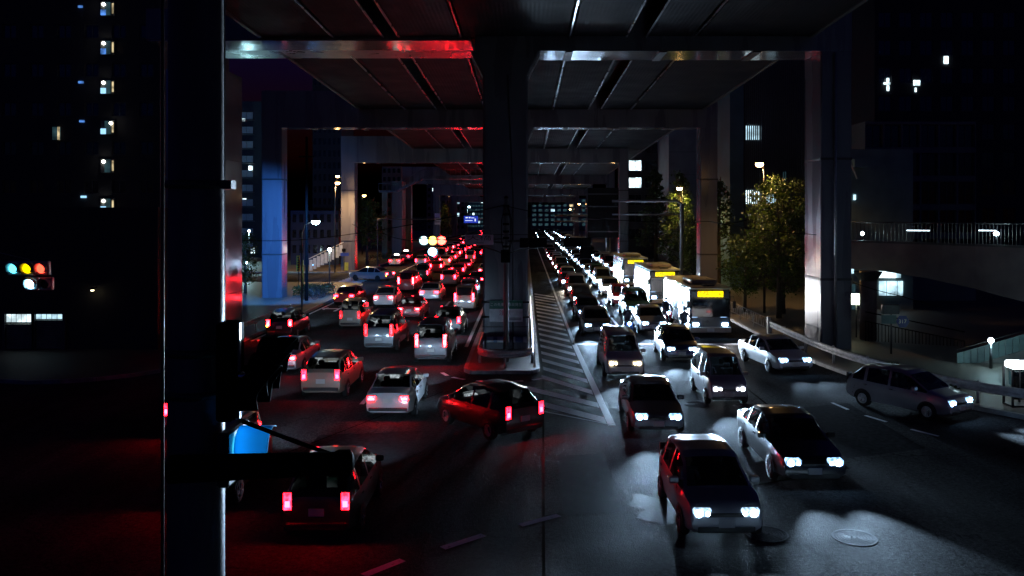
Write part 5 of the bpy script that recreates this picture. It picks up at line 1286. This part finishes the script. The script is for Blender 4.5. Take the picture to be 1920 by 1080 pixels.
def scooter(x, y, label, rlabel, colr):
    o = empty('motor_scooter', (x, y, 0), label, 'motor scooter', 'motor scooters at the stop line', R(180))
    bd = MB().path([(0,-.75,.62),(0,-.35,.6),(0,-.05,.36),(0,.32,.34),(0,.5,.62),(0,.52,.95)], [.15,.17,.13,.12,.13,.08], 12).build('body', colr, o, True, local=True); bd.scale.x = 1.25
    MB().rbox(-.14,.14,-.8,-.05,.72,.82,.04).build('seat', M_TRIM, o, local=True)
    MB().path([(-.33,.42,1.03),(-.12,.5,1.0),(.12,.5,1.0),(.33,.42,1.03)],.02,8).build('handlebar', M_TRIM, o, True, local=True)
    MB().tube((0,.52,.95),(0,.72,.28),.035).build('fork', M_RIM, o, True, local=True)
    MB().lathe([(.001,.06),(.08,.04),(.09,0),(.06,-.06)], (0,.64,.86), 'y', 14, close=False).build('headlight', E_HEADC[1], o, True, local=True)
    MB().rbox(-.2,.2,.5,.56,.4,.9,.02).build('leg_shield', colr, o, local=True)
    for yy in (.74,-.55):
        w_ = MB().lathe([(.14,-.05),(.24,-.05),(.26,0),(.24,.05),(.14,.05)], (0,yy,.26), 'x', 18).build('wheel', M_TYRE, o, True, local=True)
        MB().lathe([(.14,-.035),(.03,-.04),(.03,.04),(.14,.035)], (0,yy,.26), 'x', 14).build('rim', M_RIM, w_, True, local=True)
    MB().rbox(-.16,.16,-.98,-.74,.8,1.08,.04).build('top_box', M_TRIM, o, local=True)
    l = bpy.data.objects.new('headlight_beam', spot_data(6000,(.85,.9,1))); col.objects.link(l); l.parent = o; l.location = (0,.74,.86); l.rotation_euler = (R(88), 0, 0)
    p = empty('person', (x, y, 0), rlabel, 'person', 'scooter riders', R(180))
    J = [((0,-.4,.88),.15),((0,-.38,1.1),.16),((0,-.32,1.32),.17),((0,-.28,1.46),.07),
         ((-.19,-.3,1.38),.075),((-.3,-.1,1.15),.055),((-.3,.28,1.06),.042),((-.31,.4,1.05),.035),
         ((.19,-.3,1.38),.075),((.3,-.1,1.15),.055),((.3,.28,1.06),.042),((.31,.4,1.05),.035),
         ((-.13,-.38,.86),.11),((-.2,.08,.8),.085),((-.2,.16,.42),.06),((-.19,.3,.36),.045),
         ((.13,-.38,.86),.11),((.2,.08,.8),.085),((.2,.16,.42),.06),((.19,.3,.36),.045), ((0,-.26,1.55),.06)]
    E = [(0,1),(1,2),(2,3),(3,20),(2,4),(4,5),(5,6),(6,7),(2,8),(8,9),(9,10),(10,11),(0,12),(12,13),(13,14),(14,15),(0,16),(16,17),(17,18),(18,19)]
    skin_body('body', J, E, M_JKT, p)
    h = MB().lathe([(.06,-.13),(.115,-.1),(.14,.0),(.12,.08),(.06,.13),(.001,.14)], (0,-.22,1.66), n=16, close=False).build('helmet', M_HELM, p, True, local=True)
    MB().lathe([(.1,-.05),(.12,0),(.1,.05)], (0,-.19,1.65), n=14, close=False).build('visor', M_GLASS, h, True, local=True)
    for s in (-1,1):
        hd = MB().rbox(s*.31-.035,s*.31+.035,.38,.46,1.02,1.07,.015)
        for k in range(4): hd.path([(s*.31-.03+k*.02,.45,1.06),(s*.31-.03+k*.02,.49,1.04),(s*.31-.03+k*.02,.47,1.0)],.009,6)
        hd.path([(s*.31-s*.035,.4,1.04),(s*.31-s*.05,.44,1.02),(s*.31-s*.04,.47,1.01)],.01,6)
        hd.build('hand', M_SKIN, p, local=True)
    return o
scooter(8.95, 47.0, 'white scooter with dazzling headlamp at the stop line before the bus', 'rider in dark jacket and pale helmet on the scooter before the bus', mat('scooter white', (.55,.56,.58), .3, coat=.7))
scooter(5.8, 47.4, 'blue scooter between the two queued lanes at the stop line', 'rider in dark jacket on the blue scooter between lanes', M_SCOOT)
scooter(8.85, 52.5, 'red scooter waiting behind the white scooter', 'rider in dark jacket on the red scooter', mat('scooter red', (.35,.02,.03), .3, coat=.7))

# ---------------------------------------------------------------- drivers of the cars in the junction
M_SHIRTS = [mat('shirt pale', (.4,.42,.45), .8), mat('shirt dark', (.05,.05,.07), .8), mat('shirt brown', (.2,.13,.08), .8)]; M_HAIR = mat('black hair', (.012,.01,.01), .5)
def driver(x, y, rz, kind, label, shirt):
    T = TYPES[kind]; ys_ = T['ws'][0]-.72; h = .12 if kind in ('minivan','microvan') else 0
    p = empty('person', (x, y, 0), label, 'person', 'drivers of oncoming cars', rz)
    X = .36
    J = [((X,ys_+.02,.58+h),.13),((X,ys_-.02,.78+h),.14),((X,ys_-.02,.95+h),.14),((X,ys_,1.06+h),.055),
         ((X-.18,ys_,.98+h),.065),((X-.22,ys_+.2,.82+h),.048),((X-.15,ys_+.44,.9+h),.036),
         ((X+.18,ys_,.98+h),.065),((X+.22,ys_+.2,.82+h),.048),((X+.15,ys_+.44,.9+h),.036),
         ((X-.1,ys_+.42,.6+h),.085),((X-.1,ys_+.66,.34+h),.055),((X+.1,ys_+.42,.6+h),.085),((X+.1,ys_+.66,.34+h),.055)]
    skin_body('body', J, [(0,1),(1,2),(2,3),(2,4),(4,5),(5,6),(2,7),(7,8),(8,9),(0,10),(10,11),(0,12),(12,13)], M_SHIRTS[shirt], p)
    hd = MB().lathe([(.035,-.13),(.07,-.1),(.085,-.02),(.088,.05),(.06,.1),(.001,.115)], (X,ys_+.02,1.19+h), n=14, close=False)
    hd.path([(X,ys_+.1,1.21+h),(X,ys_+.125,1.17+h),(X,ys_+.1,1.165+h)], [.012,.017,.012], 6)
    for sx in (-1,1): hd.rbox(X+sx*.09-.012, X+sx*.09+.012, ys_-.01, ys_+.03, 1.15+h, 1.21+h, .006)
    hd.build('head', M_SKIN, p, True, local=True)
    MB().lathe([(.092,-.02),(.096,.05),(.07,.11),(.001,.13)], (X,ys_-.002,1.2+h), n=14, close=False).build('hair', M_HAIR, p, True, local=True)
    for sx in (-1,1):
        m = MB().rbox(X+sx*.15-.03, X+sx*.15+.03, ys_+.44, ys_+.52, .88+h, .92+h, .012)
        for k in range(4): m.path([(X+sx*.15-.025+k*.017, ys_+.51, .91+h), (X+sx*.15-.025+k*.017, ys_+.545, .9+h), (X+sx*.15-.025+k*.017, ys_+.53, .87+h)], .008, 5)
        m.path([(X+sx*.12, ys_+.46, .9+h), (X+sx*.105, ys_+.5, .9+h), (X+sx*.11, ys_+.53, .89+h)], .009, 5)
        m.build('hand', M_SKIN, p, local=True)
for i, (o, kind, where) in enumerate(JUNCTION):
    driver(o.location.x, o.location.y, o.rotation_euler.z, kind, 'driver in %s shirt in the %s' % (['pale','dark','brown'][i % 3], where), i % 3)

# ---------------------------------------------------------------- parked bicycles, rubbish bag
def bicycle():
    o = empty('bicycle', (0,0,0), '', 'bicycle', 'bicycles parked by the hedge')
    for yy in (-.52,.52):
        w_ = MB().path([(0,yy+.33*math.cos(2*math.pi*i/24),.35+.33*math.sin(2*math.pi*i/24)) for i in range(24)],.02,6,closed=True).build('wheel', M_TYRE, o, True, local=True)
        sp = MB()
        for k in range(8): t = math.pi*k/8; sp.bar((0,yy-.32*math.cos(t),.35-.32*math.sin(t)),(0,yy+.32*math.cos(t),.35+.32*math.sin(t)),.006)
        sp.build('spokes', M_CHROME, w_, local=True)
    f = MB()
    for a, b in (((0,-.52,.35),(0,-.08,.32)),((0,-.08,.32),(0,.36,.78)),((0,-.08,.32),(0,-.2,.8)),((0,-.2,.72),(0,.38,.72)),((0,-.52,.35),(0,-.18,.7)),((0,.52,.35),(0,.36,.85))): f.tube(a,b,.018,n=6)
    f.build('frame', M_CHROME, o, True, local=True)
    MB().path([(-.28,.2,.98),(-.2,.34,1.0),(.2,.34,1.0),(.28,.2,.98)],.014,6).build('handlebar', M_CHROME, o, True, local=True)
    MB().rbox(-.09,.09,-.36,-.1,.84,.9,.03).build('saddle', M_TRIM, o, local=True)
    bk = MB()
    for zz in (.72,.8,.88,.95): bk.path([(-.16,.42,zz),(.16,.42,zz),(.16,.66,zz),(-.16,.66,zz)],.008,5,closed=True)
    bk.build('basket', M_CHROME, o, local=True)
    return o
b0_ = bicycle(); bl = ['bicycle nearest the rubbish bag in the row by the hedge','bicycle second from the rubbish bag in the row by the hedge','bicycle third from the rubbish bag in the row by the hedge','bicycle fourth from the rubbish bag in the row by the hedge','bicycle fifth from the rubbish bag in the row by the hedge','bicycle farthest from the rubbish bag in the row by the hedge']
for i in range(6):
    o = b0_ if i == 0 else copy_tree(b0_)
    o.location = (-17.2+.05*i, 66.8+i*1.25, .14); o.rotation_euler = (0, R(4), R(70+8*math.sin(i*2.1))); o['label'] = bl[i]
def bag():
    r_ = random.Random(5); mb = MB(); n = 16; prof = [(.12,0),(.3,.06),(.36,.2),(.3,.34),(.16,.44),(.06,.5),(.1,.58),(.13,.62)]
    c = gp(545,592)
    mb.lathe(prof, (c[0], c[1], .14), n=n); mb.v = [(v[0]+r_.uniform(-.04,.04), v[1]+r_.uniform(-.04,.04), v[2]) for v in mb.v]
    tag(mb.build('rubbish_bag', mat('pale plastic bag', (.45,.5,.6), .3, var=.4, scale=8, bump=.5, bscale=12), None, True), 'pale knotted rubbish bag on the footway kerb', 'bag')
bag()
